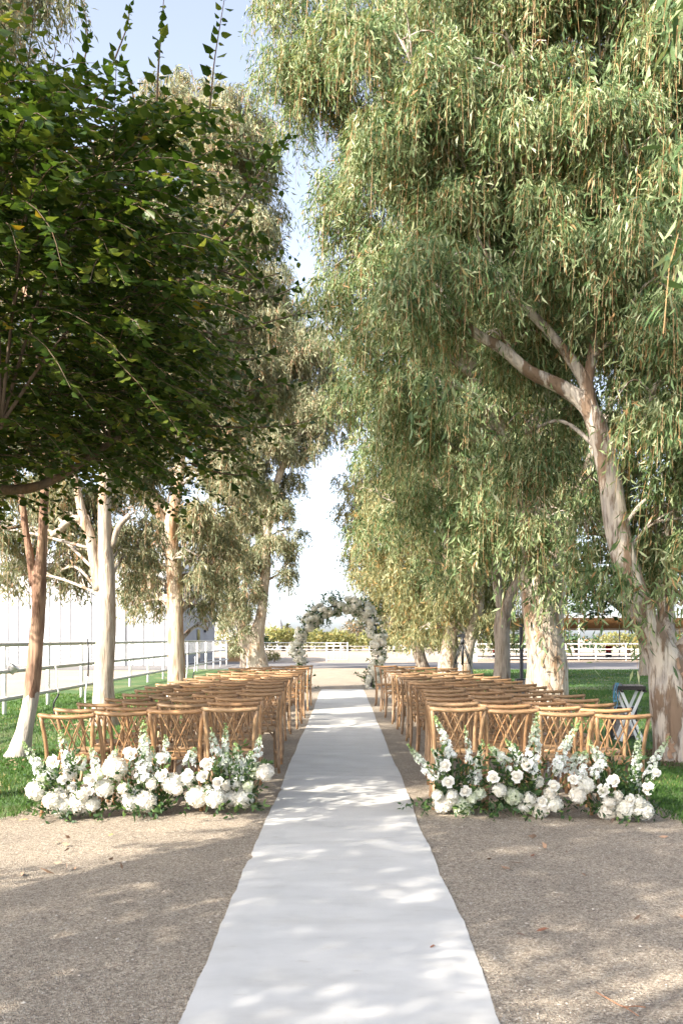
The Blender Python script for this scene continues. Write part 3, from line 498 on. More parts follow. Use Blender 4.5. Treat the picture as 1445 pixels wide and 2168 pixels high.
tree('eucalyptus_tree', 'far left eucalyptus with broad cracked base and a trunk leaning right', [[(546, 1424, 30), (544, 1405, 24), (540, 1380, 21), (542, 1350, 17), (551, 1310, 12), (557, 1270, 10), (562, 1210, 10), (566, 1140, 9), (578, 1050, 8), (604, 975, 7), (632, 920, 5.5), (655, 830, 3)], [(534, 1370, 14), (520, 1340, 10), (500, 1300, 8), (480, 1220, 6)], [(566, 1140, 7), (550, 1000, 6), (540, 850, 5), (560, 650, 3)]],
     46, [L(590, 720, 46, 1.8, 2, 1.8), L(650, 760, 46, 1.2, 1.8, 1.7), L(530, 800, 46, 1.8, 2, 1.8), L(620, 880, 46.5, 1.5, 2, 1.6), L(560, 950, 46, 1.6, 2, 1.5), L(660, 860, 46, 1.1, 1.6, 1.3), L(500, 1010, 46, 1.6, 2, 1.5), L(580, 1060, 46, 1.0, 1.6, 1.3), L(540, 1150, 46, 1.2, 1.6, 1.2), L(600, 1160, 46.2, .8, 1.3, .8), L(500, 1180, 46, 1.2, 1.6, 1.2), L(510, 1270, 45.5, 1.0, 1.3, .9), L(490, 1330, 45, .7, .9, .7), L(560, 620, 46, 1.4, 1.8, 1.4), L(470, 1240, 45.5, .8, 1.2, 1), L(700, 760, 46.5, .7, 1.3, 1.2), L(470, 900, 46.5, 1.6, 2, 1.8), L(560, 800, 47, 1.8, 1.6, 1.8), L(620, 680, 47, 1.4, 1.5, 1.5), L(540, 1080, 47, 1.3, 1.3, 1.3), L(520, 1230, 46, .9, 1, .9), L(600, 1020, 47, 1.0, 1.2, 1.1), L(450, 1120, 46.5, 1.2, 1.4, 1.3), L(610, 1210, 46, .6, 1, .7), L(500, 1380, 45, .5, .6, .5), L(690, 840, 46, .8, 1.2, 1.1), L(675, 930, 46.4, .6, 1, .8), L(705, 770, 46, .7, 1.2, 1.1), L(650, 960, 46.2, .6, 1, .7), L(625, 1130, 46, .5, .9, .6)], ('bark_white', 'leaf_euc_pink', 'bark_mottle'), 10000, 20, .23, 29, zmin=1.0, Ls=(.4, 1.1), sides=14)
tree('eucalyptus_tree', 'thin dark eucalyptus trunk just behind the far left leaning one', [[(518, 1416, 11), (517, 1390, 9), (512, 1350, 8), (505, 1300, 7), (498, 1180, 5), (490, 1000, 3)]], 51, [L(480, 1000, 51, 1.4, 1.8, 1.7), L(500, 1120, 51, 1.3, 1.6, 1.5), L(470, 1200, 51, 1.2, 1.4, 1.2), L(490, 1290, 51, .9, 1.0, .8)], ('bark_dark', 'leaf_euc_pink', 'bark_brown'), 2600, 20, .24, 30, zmin=1.6)

# a eucalyptus beside the viewer: only its hanging tips reach into the frame
def near_right():
    X = strands(np.random.default_rng(80), [(1470, -20, 4.4), (1440, -60, 4.6), (1455, 60, 4.5), (1480, 240, 4.4), (1460, 250, 4.5), (1500, 500, 4.4), (1470, 440, 4.6), (1490, 330, 4.3), (1475, 560, 4.5)], 12, .12, (.18, .45))
    st = [np.array([(4.4, 5.6, -.1, .3), (4.35, 5.5, 1.5, .22), (4.1, 5.4, 3.2, .18), (3.5, 5.1, 4.6, .1), (2.6, 4.7, 5.2, .05), (1.9, 4.5, 5.0, .02)]), np.array([(4.1, 5.4, 3.2, .14), (4.6, 5.7, 5, .1), (4.8, 5.9, 7, .05)])]
    tree('eucalyptus_tree', 'pale blurred leaves hanging in at the right edge, from a tree out of frame', st, 5, [(4.4, 5.6, 5.2, 1.2, 1, 1), (4.9, 6.2, 6.6, 1.3, 1.3, 1.1), (4.6, 4.6, 6, 1.1, 1, 1)], ('bark_mottle', 'leaf_euc'), 700, 18, .15, 31, extra=X, zmin=3.2, fine=True)
near_right()

# --- broadleaf trees ------------------------------------------------------------
def heart_leaves(pos, dirs, side, Ln, tint):
    n = len(pos); g_rand = np.random.default_rng(n).uniform(.28, .4, n); nb = unit(np.cross(side, dirs)); L_ = Ln[:, None]; W = L_ * g_rand[:, None]
    b = pos; l1 = pos + dirs * L_ * .12 + side * W * .75 + nb * L_ * .06; r1 = pos + dirs * L_ * .12 - side * W * .75 + nb * L_ * .06
    l2 = pos + dirs * L_ * .48 + side * W + nb * L_ * .08; r2 = pos + dirs * L_ * .48 - side * W + nb * L_ * .08; mid = pos + dirs * L_ * .5; tip = pos + dirs * L_ - nb * L_ * .22
    V = np.stack([b, l1, l2, tip, r2, r1], 1); lp = np.array([0, 3, 2, 1, 0, 5, 4, 3]); fp = np.array([4, 4])
    return V.reshape(-1, 3), np.tile(fp, n), (np.arange(n)[:, None] * 6 + lp[None]).reshape(-1), np.repeat(tint, 6, 0)
def shoots_to_leaves(g_, paths, leaf, step=.06):
    P0, D, S, Ln, T = [], [], [], [], []
    for q in paths:
        seg = np.linalg.norm(np.diff(q, axis=0), axis=1); n = max(4, int(seg.sum() / step)); s = np.linspace(.12, 1, n); ix = s * (len(q) - 1); i0 = np.minimum(ix.astype(int), len(q) - 2); fr = (ix - i0)[:, None]
        p = q[i0] * (1 - fr) + q[i0 + 1] * fr; tg = unit(q[i0 + 1] - q[i0]); a = np.cross(tg, (0, 0, 1.)) ; a = unit(a + 1e-3); sg = np.where(np.arange(n) % 2, 1, -1)[:, None]
        d = unit(a * sg * .9 + tg * .55 + np.array((0, 0, -.35)) + g_.normal(0, .3, (n, 3))); nrm = unit(np.array((0, 0, 1.)) + g_.normal(0, .38, (n, 3))); sd_ = unit(np.cross(nrm, d))
        P0.append(p + d * .02); D.append(d); S.append(sd_); Ln.append(leaf * g_.uniform(.6, 1.25, n) * (1 - .35 * s ** 3)); T.append(np.stack([np.clip(g_.random(n) * .75 + .25 * g_.random(), 0, 1), g_.random(n)], 1))
    return heart_leaves(np.concatenate(P0), np.concatenate(D), np.concatenate(S), np.concatenate(Ln), np.concatenate(T))
def broadleaf(name, label, base, stems, c, r, n_sh, leaf, seed, shoots=(), mats=('bark_brown', 'leaf_mul'), group=None, keep=None, Lsh=(.6, 1.4), step=.06, low=None):
    g_ = np.random.default_rng(seed); root = empty(name, base, label, 'tree', group); off = np.array(base, float); tr = MB(); T = []
    for i, s in enumerate(stems):
        q = smooth_path(np.array(s, float), 5); T.append(q); tr.tube(q[:, :3] - off, q[:, 3], 10, rough=.1, seed=i)
    tr.build('trunk', M[mats[0]], root); T = np.concatenate(T); paths = []; br = MB(); c = np.array(c, float); r = np.array(r, float)
    for k in range(n_sh):
        d = unit(g_.normal(size=3)); u = .35 + .62 * g_.random() ** .6; p = c + d * r * u
        if keep is not None and not keep(p): continue
        o = unit(np.array((d[0], d[1], 0)) + g_.normal(0, .35, 3) * (1, 1, 0)); Ls_ = g_.uniform(*Lsh); up = g_.uniform(-.15, .5) + .35 * max(0, d[2])
        t = np.linspace(0, 1, 6)[:, None]; q = p + o * Ls_ * t * .9 + np.array((0, 0, 1)) * (Ls_ * (up * t - .45 * t * t)); paths.append(q)
        br.tube(q - off, np.linspace(.005, .002, 6), 3, caps=False)
        if k % 22 == 0:
            s = T[np.argmin(np.linalg.norm(T[:, :3] - p, axis=1) + np.where(T[:, 2] > p[2], 2, 0))]; m_ = (s[:3] + p) / 2 + (0, 0, .2); w_ = smooth_path(np.array([s[:3], m_, p]), 4); br.tube(w_ - off, np.linspace(min(.03, s[3] * .5), .006, len(w_)), 5)
    for k in range(low[6] if low else 0):
        p = np.array(low[:3]) + unit(g_.normal(size=3)) * np.array(low[3:6]) * g_.random() ** .5; e = p + g_.normal(0, .35, 3) * (1, 1, .4); paths.append(smooth_path(np.array([p, (p + e) / 2 + (0, 0, .05), e]), 3)); br.tube(paths[-1] - off, .004, 3, caps=False)
    for s in shoots:
        q = smooth_path(np.array(s, float), 5); paths.append(q); br.tube(q - off, np.linspace(.012, .003, len(q)), 5)
    tag(br.build('twigs', M[mats[0]], root), kind='stuff'); V, f, i, t = shoots_to_leaves(g_, paths, leaf, step); link('crown', poly_mesh('crown', V - off, f, i, M[mats[1]], t), root); return root
MB_BASE = (-4.5, 8.3, -.1)
mst = [[(-4.5, 8.3, -.1, .17), (-4.45, 8.3, 1.2, .14), (-4.4, 8.35, 2.3, .13), (-4.2, 8.5, 3.4, .09), (-3.9, 8.6, 5, .04)], [(-4.4, 8.35, 2.2, .1), (-3.4, 8.4, 2.75, .06), (-2.7, 8.5, 2.85, .04), (-2.0, 8.8, 3.4, .02)], [(-4.42, 8.3, 2.2, .09), (-3.6, 7.6, 2.75, .055), (-2.6, 7.2, 3.1, .03)], [(-4.42, 8.25, 2.0, .08), (-4.2, 7, 2.7, .05), (-3.8, 5.6, 2.95, .02)], [(-4.4, 8.3, 2.4, .09), (-5.4, 8.6, 3.6, .05), (-6.2, 8.8, 4.8, .02)]]
sh = lambda pts: [at(*p) for p in pts]
mul_sh = [sh([(400, 420, 8.6), (440, 250, 8.6), (455, 120, 8.55), (478, -20, 8.5)]), sh([(330, 300, 8.4), (335, 150, 8.3), (342, 60, 8.3), (348, -20, 8.3)]), sh([(210, 260, 8.6), (235, 150, 8.5), (268, 60, 8.5), (275, 15, 8.5)]), sh([(200, 330, 8.3), (170, 200, 8.3), (185, 90, 8.3), (180, 20, 8.3)]),
          sh([(470, 480, 8.8), (540, 380, 8.8), (580, 320, 8.8), (618, 292, 8.8)]), sh([(430, 720, 8.8), (540, 690, 8.8), (620, 668, 8.8), (690, 655, 8.8)]), sh([(420, 900, 8.9), (520, 905, 8.9), (610, 900, 8.9), (690, 880, 8.9)]), sh([(380, 820, 8.9), (500, 830, 8.9), (580, 815, 8.9), (640, 805, 8.9)]),
          sh([(400, 980, 9), (460, 1000, 9), (520, 1005, 9), (550, 985, 9)]), sh([(440, 600, 8.6), (500, 560, 8.6), (560, 540, 8.6)]), sh([(290, 300, 8.6), (280, 190, 8.6), (260, 130, 8.6)]), sh([(150, 300, 8), (110, 190, 8), (120, 90, 8)]), sh([(440, 760, 8.6), (530, 760, 8.6), (590, 745, 8.6)]), sh([(460, 520, 8.7), (520, 470, 8.7), (550, 400, 8.7)]), sh([(430, 660, 8.8), (510, 640, 8.8), (585, 625, 8.8), (640, 600, 8.8)]), sh([(420, 850, 8.8), (500, 865, 8.8), (570, 862, 8.8)]), sh([(440, 560, 8.5), (520, 590, 8.5), (590, 580, 8.5)]), sh([(400, 940, 8.9), (470, 955, 8.9), (545, 945, 8.9)]), sh([(430, 700, 8.6), (500, 725, 8.6), (560, 730, 8.6)]), sh([(440, 640, 9), (500, 600, 9), (545, 520, 9)])]
mk = lambda p: (p[0] - VX * 0) * 1 < 9 and (VX + p[0] * F / p[1] < 330 + 60 * rnd.random()) and p[2] > 2.75
broadleaf('mulberry_tree', 'dark green broad-leaved tree filling the left, its trunk out of frame', MB_BASE, mst, (-3.7, 8.5, 4.45), (3.1, 2.3, 1.85), 2300, .105, 41, mul_sh, keep=mk, low=(-3.6, 5.3, 2.9, 1.0, 1.0, .45, 70), step=.043)
broadleaf('broadleaf_tree', 'small round broad-leaved tree by the road, partly behind the big right trunk', (12.5, 39, -.1), [[(12.5, 39, -.1, .35), (12.5, 39, .4, .24), (12.4, 39, 2, .2), (12, 38.8, 3.4, .12), (11.4, 38.7, 4.6, .05)], [(12.4, 39, 1.8, .12), (11, 38.8, 3, .08), (9.9, 38.6, 3.6, .03)]], (11.0, 38.7, 4.0), (2.6, 2.6, 1.7), 560, .24, 43, mats=('bark_white', 'leaf_deep'), Lsh=(.5, 1.1), step=.1)
# trees beside and behind the viewer that throw the dappled shade on the gravel
def shade_tree(x, y, r, n, seed, label):
    broadleaf('mulberry_tree', label, (x, y, -.1), [[(x, y, -.1, .2), (x, y, 1.5, .15), (x + .2, y, 3, .12), (x + .1, y + .1, 6, .05)], [(x, y, 2, .1), (x + .6, y + .3, 3.2, .05), (x + .8, y + .6, 4.2, .02)]], (x + .1, y, 5.6), r, n, .13, seed)
SHADE = [(-6.3, .75, (1.0, .95, 2.5), 580, 51, 'broad-leaved tree left of the viewer that shades the near gravel'), (-5.6, -1.7, (1.6, 1.5, 2.2), 260, 52, 'thin-crowned broad-leaved tree behind the viewer on the left')]
for a in SHADE: shade_tree(*a)
gT = np.random.default_rng(15)
tree('eucalyptus_tree', 'tall eucalyptus of the left row beside the viewer, out of frame, shading the right trees', [np.array([(-7.3, .8, -.1, .34), (-7.25, .9, 2, .28), (-7.0, 1.6, 5, .22), (-6.4, 3.8, 9, .16), (-6.3, 3.8, 13, .05)])], 4, auto_lobes(gT, -6.4, 3.9, 8.8, 13.5, 2.9, 7, Ry=2.6), ('bark_white', 'leaf_euc', 'bark_mottle'), 1000, 20, .24, 55, zmin=7.5)

def bark_strips(px_stem, Y, name_label, count, seed):
    """Long curled strips of bark that peel off a trunk; each a part of the trunk's tree."""
    root = next(o for o in C.objects if o.get('label') == name_label); g_ = np.random.default_rng(seed); q = smooth_path(px_path(px_stem, Y), 8); off = np.array(root.location)
    for k in range(count):
        i = int(g_.integers(2, len(q) - 8)); n = int(g_.integers(4, 8)); a = g_.uniform(math.pi * 1.0, math.pi * 2.0); w_ = g_.uniform(.012, .035); V = []
        for j in range(n):
            c = q[i + j if g_.random() < 2 else i]; r = c[3] * 1.04 + .004 + .05 * max(0, .35 - j / n) ** 1.5; aa = a + .12 * math.sin(j * .8 + k)
            for s in (-1, 1): V.append((c[0] + math.cos(aa + s * w_ / r) * r, c[1] + math.sin(aa + s * w_ / r) * r, c[2] + .01 * s))
        m_ = MB(); V = np.array(V) - off; m_.add(V, [(2 * j, 2 * j + 1, 2 * j + 3, 2 * j + 2) for j in range(n - 1)], True); m_.build('bark_strip', M['peel'], root)
bark_strips(R1_STEMS[0][:8], s1, 'big leaning eucalyptus with mottled forked trunk, nearest on the right', 16, 1)
bark_strips(R2_STEMS[0][:6], 18, 'eucalyptus with a thick pale trunk dividing low, behind the right chairs', 12, 2)
# ------------------------------------------------------------------ chairs
def chair_meshes():
    m = {}; W = M['wood']
    m['seat'] = MB()
    poly = []
    for k in range(28):
        a = k * 2 * math.pi / 28; x = .2 * math.copysign(abs(math.cos(a)) ** .75, math.cos(a)); y = .2 + .2 * math.copysign(abs(math.sin(a)) ** .8, math.sin(a)); x *= .9 + .25 * (y / .4) * .5; poly.append((x, y))
    s = MB(); n = len(poly); rings = [(.9, .437), (1, .443), (1.015, .456), (1, .47), (.93, .475), (.6, .468)]
    v = [(x * k, .2 + (y - .2) * k, z) for k, z in rings for x, y in poly]; f = [(i * n + j, i * n + (j + 1) % n, (i + 1) * n + (j + 1) % n, (i + 1) * n + j) for i in range(len(rings) - 1) for j in range(n)]
    f += [tuple(range(n))[::-1], tuple(range(5 * n, 6 * n))]; s.add(v, f, False); m['seat'] = s.mesh('seat', M['wood_across'])
    rail = smooth_path([(-.243, -.075, .872), (-.16, -.108, .866), (0, -.132, .861), (.16, -.108, .866), (.243, -.075, .872)], 3); m['top_rail'] = MB().tube(rail, .0195, 8).mesh('top_rail', M['wood_across'])
    ry = lambda x: -.132 + .057 * (x / .243) ** 2
    for s_ in (-1, 1):
        p = smooth_path([(s_ * .215, -.1, 0), (s_ * .203, -.03, .24), (s_ * .196, 0, .45), (s_ * .203, -.025, .64), (s_ * .225, -.08, .862)], 3); m['back_leg%d' % s_] = MB().tube(p, np.linspace(.0165, .018, len(p)), 7).mesh('back_leg', W)
        p = smooth_path([(s_ * .165, .345, .44), (s_ * .172, .352, .22), (s_ * .185, .37, 0)], 3); m['front_leg%d' % s_] = MB().tube(p, .0165, 7).mesh('front_leg', W)
        m['stretcher%d' % s_] = MB().tube([(s_ * .2, -.03, .2), (s_ * .19, .16, .205), (s_ * .176, .352, .21)], .011, 6).mesh('stretcher', W)
        p = smooth_path([(s_ * .18, .36, .22), (s_ * .165, .34, .33), (s_ * .12, .325, .405), (s_ * .04, .32, .43)], 3); m['brace%d' % s_] = MB().tube(p, .009, 6).mesh('brace', W)
        for k, (xt, xb) in enumerate(((.135, -.035), (.045, -.1))):
            xt *= s_; xb *= s_; p = smooth_path([(xt, ry(xt), .858), (xt * .55 + xb * .45, -.075, .7), (xt * .2 + xb * .8, -.03, .57), (xb, .005, .465)], 3); m['slat%d%d' % (s_, k)] = MB().tube(p, .0085, 6, flat=.8).mesh('slat', W)
    return m
rc = random.Random(9)
CM = chair_meshes()
PART = {k: k.rstrip('-0123456789') for k in CM}
ORD = ['first', 'second', 'third', 'fourth', 'fifth', 'sixth', 'seventh', 'eighth', 'ninth', 'tenth', 'eleventh', 'twelfth', 'thirteenth', 'fourteenth']
ROW_Y = [8.14, 8.8, 9.5, 10.25, 11.05, 11.95, 12.85, 13.6, 14.5, 15.35, 16.3, 17.5, 19.1, 20.7]
AISLE_R = [.765, .81, .855, .9, .955, .93, .905, .91, .9, .87, .84, .79, .78, .71]
OUT_L = [2.6, 2.66, 2.66, 2.55, 2.56, 2.6, 2.66, 2.66, 2.65, 2.58, 2.55, 2.55, 2.55, 2.53]
def place_chair(x, y, rz, label, side):
    r = empty('cross_back_chair', (x, y, float(gz(x))), label, 'chair', 'wooden chairs set out in rows beside the aisle', rz)
    tn = rc.uniform(.8, 1.15); wm = rc.uniform(-.05, .05)
    for k, me in CM.items(): link(PART[k], me, r).color = (tn * (1 + wm), tn, tn * (1 - wm), 1)
for i, y in enumerate(ROW_Y):
    for s in (-1, 1):
        x0 = AISLE_R[i] if s > 0 else OUT_L[i] - 1.87
        pitch = .468 if i < 11 else .452
        for j in range(4):
            x = s * (x0 + pitch * (j + .5) + rc.uniform(-.008, .008)); rz = R(rc.uniform(-3.5, 3.5)) - s * R(1.5)
            pos = 'beside the runner' if j == 0 else ('second from the runner', 'third from the runner', 'at the lawn end')[j - 1]
            place_chair(x, y + .1 + rc.uniform(-.045, .045), rz, 'wooden cross-back chair %s, %s row behind the flowers, %s block' % (pos, ORD[i], 'right' if s > 0 else 'left'), s)

# ------------------------------------------------------------------ flowers
def petals_mesh(name, m, cen, nrm, size, tint, seed, cup=.35, np_=4):
    """Florets of np_ petals at cen facing nrm."""
    g_ = np.random.default_rng(seed); n = len(cen); nrm = unit(nrm); a = unit(np.cross(nrm, g_.normal(size=(n, 3)))); b = np.cross(nrm, a); V = []; T = []
    for k in range(np_):
        th = 2 * math.pi * k / np_; d = a * math.cos(th) + b * math.sin(th); e = np.cross(nrm, d); s = size[:, None]
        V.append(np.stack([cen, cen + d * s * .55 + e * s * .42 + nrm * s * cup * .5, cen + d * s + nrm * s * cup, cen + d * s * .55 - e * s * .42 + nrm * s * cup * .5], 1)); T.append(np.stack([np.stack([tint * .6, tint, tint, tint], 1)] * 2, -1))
    V = np.concatenate(V).reshape(-1, 3); T = np.concatenate(T).reshape(-1, 2); q = len(V) // 4
    return V, np.full(q, 4), np.arange(4 * q), T
def hydrangea_mesh(seed, m, n=130, fl=.24):
    g_ = np.random.default_rng(seed); i = np.arange(n) + .5; ph = np.arccos(1 - 2 * i / n); th = math.pi * (1 + 5 ** .5) * i
    d = np.stack([np.cos(th) * np.sin(ph), np.sin(th) * np.sin(ph), np.cos(ph)], 1); lump = 1 + .09 * np.sin(d[:, 0] * 7 + seed) * np.sin(d[:, 1] * 6 + 2 * seed) + g_.normal(0, .035, n)
    c = d * lump[:, None] * np.array((1, 1, .88)); D = petals_mesh('h', m, c, d + g_.normal(0, .25, (n, 3)), np.full(n, fl) * g_.uniform(.8, 1.2, n), g_.random(n), seed, .25)
    # inner ball so that no gap shows through
    s = MB(); s.lathe([(.02, -.74), (.5, -.6), (.82, -.2), (.86, .1), (.7, .5), (.35, .72), (.02, .8)], 12); v = np.concatenate(s.v); fl_ = np.array([len(q) for q in s.f]); ix = np.concatenate([np.array(q) for q in s.f])
    V, f, i2, t = join([D, (v, fl_, ix, np.tile([[.6, .1]], (len(v), 1)))]); return poly_mesh('hydrangea', V, f, i2, m, t)
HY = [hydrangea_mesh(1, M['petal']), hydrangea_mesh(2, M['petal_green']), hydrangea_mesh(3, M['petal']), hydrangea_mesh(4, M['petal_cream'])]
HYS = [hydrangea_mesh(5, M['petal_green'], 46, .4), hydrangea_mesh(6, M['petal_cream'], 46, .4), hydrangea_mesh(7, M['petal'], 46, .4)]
def rose_mesh(seed):
    g_ = np.random.default_rng(seed); V, Fp, I, T = [], [], [], []; o = 0
    for k in range(26):
        u = k / 25; th = k * 2.4; r = .12 + .5 * u; op = .02 + .95 * u ** 2.2; wd = .25 + .5 * u; hgt = .95 - .25 * u
        for_grid = []
        for iv in range(4):
            v = iv / 3
            for iu in range(5):
                s = (iu / 4 - .5) * 2; ang = th + s * wd * (1.25 - .45 * u) * (1 - .25 * (v > .9)); rad = r * (.35 + .65 * v ** .7) + op * .42 * v ** 2.2 + .04 * s * s * v; z = -.35 + hgt * v * (1 - .12 * s * s) - op * .28 * v ** 3
                for_grid.append((rad * math.cos(ang), rad * math.sin(ang), z + g_.normal(0, .012)))
        V += for_grid; T += [(min(1, .25 + .8 * u),) * 2] * 20
        for iv in range(3):
            for iu in range(4): a = o + iv * 5 + iu; I += [a, a + 1, a + 6, a + 5]; Fp.append(4)
        o += 20
    s = MB(); s.lathe([(.0, -.5), (.45, -.45), (.5, -.1), (.34, .3), (.2, .52), (.05, .6), (0, .6)], 10); v = np.concatenate(s.v); V += [tuple(q) for q in v]; T += [(.15, .15)] * len(v)
    for q in s.f: I += [i_ + o for i_ in q]; Fp.append(len(q))
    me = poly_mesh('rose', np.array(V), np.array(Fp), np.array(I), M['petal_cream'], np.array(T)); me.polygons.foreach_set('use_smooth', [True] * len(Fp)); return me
RO = [rose_mesh(1), rose_mesh(2)]
def spike_mesh(pts, r0, seed, m):
    """Delphinium spike along a path: florets that shrink to green buds at the tip."""
    g_ = np.random.default_rng(seed); q = smooth_path(np.array(pts, float), 6); ln = np.linalg.norm(np.diff(q, axis=0), axis=1).sum(); n = int(ln / .0042 * (r0 / .04) ** .5) + 10
    s = np.sort(g_.random(n)); ix = s * (len(q) - 1); i0 = np.minimum(ix.astype(int), len(q) - 2); fr = (ix - i0)[:, None]; p = q[i0] * (1 - fr) + q[i0 + 1] * fr; tg = unit(q[i0 + 1] - q[i0])
    d = unit(np.cross(tg, g_.normal(size=(n, 3)))); rr = r0 * (1 - .75 * s ** 1.6) * g_.uniform(.55, 1.1, n); size = (.021 * (1 - .72 * s ** 2.2)) * (r0 / .04) ** .4 * g_.uniform(.8, 1.2, n)
    D = petals_mesh('d', m, p + d * rr[:, None], d + tg * .25 + g_.normal(0, .3, (n, 3)), size, np.clip(1.1 - s ** 2 * 1.25 + g_.normal(0, .12, n), 0, 1), seed, .55, 5); V, f, i, t = D
    return poly_mesh('delphinium', V, f, i, m, t), q
M['petal_spike'] = petal_mat('delphinium_petal', (.3, .42, .14), (.83, .83, .82))
def sprig_leaves(g_, paths, leaf, step=.03, wf=.2):
    P0, D, S, Ln, T = [], [], [], [], []
    for q in paths:
        ln = np.linalg.norm(np.diff(q, axis=0), axis=1).sum(); n = max(3, int(ln / step)); s = np.linspace(.15, 1, n); ix = s * (len(q) - 1); i0 = np.minimum(ix.astype(int), len(q) - 2); fr = (ix - i0)[:, None]
        p = q[i0] * (1 - fr) + q[i0 + 1] * fr; tg = unit(q[i0 + 1] - q[i0]); d = unit(unit(np.cross(tg, g_.normal(size=(n, 3)))) + tg * .8); P0.append(p); D.append(d); S.append(unit(np.cross(d, g_.normal(size=(n, 3))))); Ln.append(leaf * g_.uniform(.6, 1.3, n)); T.append(g_.random((n, 2)) * (1, .9))
    L_ = np.concatenate(Ln); return leaves_along(np.concatenate(P0), np.concatenate(D), np.concatenate(S), L_, L_ * wf, np.concatenate(T), True)
M['leaf_sprig'] = leaf_mat('bouquet_leaf', [(0, (.02, .05, .02)), (.6, (.05, .1, .03)), (1, (.12, .19, .05))], (.15, .22, .05), trans=.3)

fr = random.Random(31)
ROSES = [(942, 1621, 16), (949, 1656, 16), (984, 1675, 15), (1043, 1646, 16), (1093, 1644, 16), (1114, 1618, 16), (1171, 1664, 16), (1147, 1697, 14), (1212, 1650, 13), (1275, 1673, 17), (1297, 1653, 17), (1332, 1694, 15), (1370, 1669, 16), (1388, 1636, 12),
         (112, 1612, 18), (193, 1650, 17), (133, 1650, 13), (275, 1594, 17), (343, 1606, 16), (343, 1641, 17), (438, 1617, 17), (430, 1643, 16), (461, 1658, 16), (155, 1668, 14), (188, 1676, 13), (398, 1640, 14)]
HYD = [(936, 1702, 19), (978, 1706, 22), (956, 1690, 13), (1086, 1684, 19), (1057, 1673, 14), (1110, 1706, 17), (1142, 1712, 20), (1172, 1702, 17), (1240, 1662, 17), (1222, 1684, 17), (1284, 1717, 19), (1324, 1712, 22), (1362, 1716, 19),
       (79, 1672, 22), (244, 1627, 24), (222, 1668, 19), (127, 1680, 22), (166, 1698, 24), (133, 1706, 22), (283, 1692, 25), (308, 1696, 22), (197, 1702, 15), (365, 1658, 21), (417, 1686, 22), (456, 1690, 20), (486, 1688, 20), (514, 1688, 22), (543, 1631, 17), (560, 1634, 18), (397, 1650, 17), (110, 1694, 18)]
SPRAY = [(1013, 1680, 13), (957, 1684, 12), (925, 1684, 11), (998, 1690, 11), (1137, 1655, 12), (1120, 1690, 13), (1164, 1680, 12), (1288, 1699, 12), (1350, 1697, 13), (1348, 1716, 12), (1160, 1690, 11), (1306, 1685, 10), (175, 1680, 12), (210, 1640, 11), (300, 1648, 11), (262, 1670, 11), (322, 1660, 11), (500, 1660, 12), (480, 1662, 11), (440, 1672, 11), (90, 1648, 11), (150, 1640, 12), (376, 1672, 10), (525, 1664, 11)]
SPIKES = [([(924, 1655), (890, 1612), (862, 1575)], .036), ([(956, 1605), (938, 1560), (919, 1515)], .036), ([(994, 1620), (990, 1575), (983, 1536)], .022), ([(1000, 1659), (1012, 1615), (1022, 1566)], .04), ([(1085, 1632), (1056, 1600), (1032, 1576)], .04), ([(1100, 1618), (1088, 1590), (1068, 1563)], .034), ([(1124, 1640), (1130, 1570), (1136, 1508)], .052), ([(1172, 1638), (1196, 1580), (1228, 1527)], .044),
          ([(1276, 1628), (1262, 1595), (1243, 1566)], .04), ([(1225, 1650), (1232, 1610), (1240, 1590)], .05), ([(1200, 1640), (1212, 1610), (1225, 1590)], .04), ([(1341, 1675), (1346, 1610), (1353, 1542)], .036), ([(1335, 1660), (1350, 1620), (1356, 1588)], .028), ([(1368, 1648), (1390, 1602), (1416, 1560)], .034), ([(1256, 1640), (1270, 1616), (1282, 1604)], .04), ([(935, 1640), (925, 1600), (912, 1585)], .03),
          ([(95, 1645), (72, 1608), (48, 1570)], .042), ([(150, 1640), (138, 1590), (126, 1545)], .044), ([(305, 1650), (305, 1590), (304, 1525)], .056), ([(350, 1610), (352, 1580), (350, 1555)], .03), ([(205, 1640), (200, 1605), (190, 1580)], .036), ([(462, 1612), (453, 1575), (447, 1540)], .034), ([(470, 1625), (476, 1580), (478, 1530)], .036), ([(508, 1650), (505, 1610), (498, 1570)], .05), ([(541, 1612), (547, 1580), (551, 1556)], .03), ([(490, 1640), (482, 1610), (478, 1590)], .045),
          ([(165, 1630), (172, 1612), (180, 1600)], .05), ([(400, 1622), (405, 1600), (412, 1582)], .045), ([(330, 1650), (325, 1610), (322, 1580)], .035), ([(520, 1640), (528, 1610), (532, 1590)], .045), ([(110, 1650), (100, 1630), (92, 1612)], .04), ([(225, 1630), (240, 1600), (250, 1585)], .03)]
ARR = [(955, 'mound of white roses and green hydrangea with spikes leaning over the runner', 1), (1110, 'white rose and hydrangea mound with a tall straight delphinium spike, middle right', 1), (1318, 'white rose mound at the lawn edge, spikes leaning to the right', 1), (140, 'sunlit white flower mound at the left lawn edge', -1), (300, 'white flower mound with a tall thick spike, in the middle left', -1), (475, 'white flower mound with hydrangeas reaching towards the runner, left of it', -1)]
BY = 7.93
roots = []
for px, lab, s in ARR:
    x = (px - VX) * BY / F; roots.append((px, empty('flower_arrangement', (x, BY + .05, float(gz(x))), lab, 'flower arrangement', 'flower mounds along the first chairs')))
def owner(px): return min((q for q in roots if (q[0] > VX) == (px > VX)), key=lambda q: abs(q[0] - px))[1]
stems = {id(r): MB() for _, r in roots}; sprays = {id(r): [] for _, r in roots}
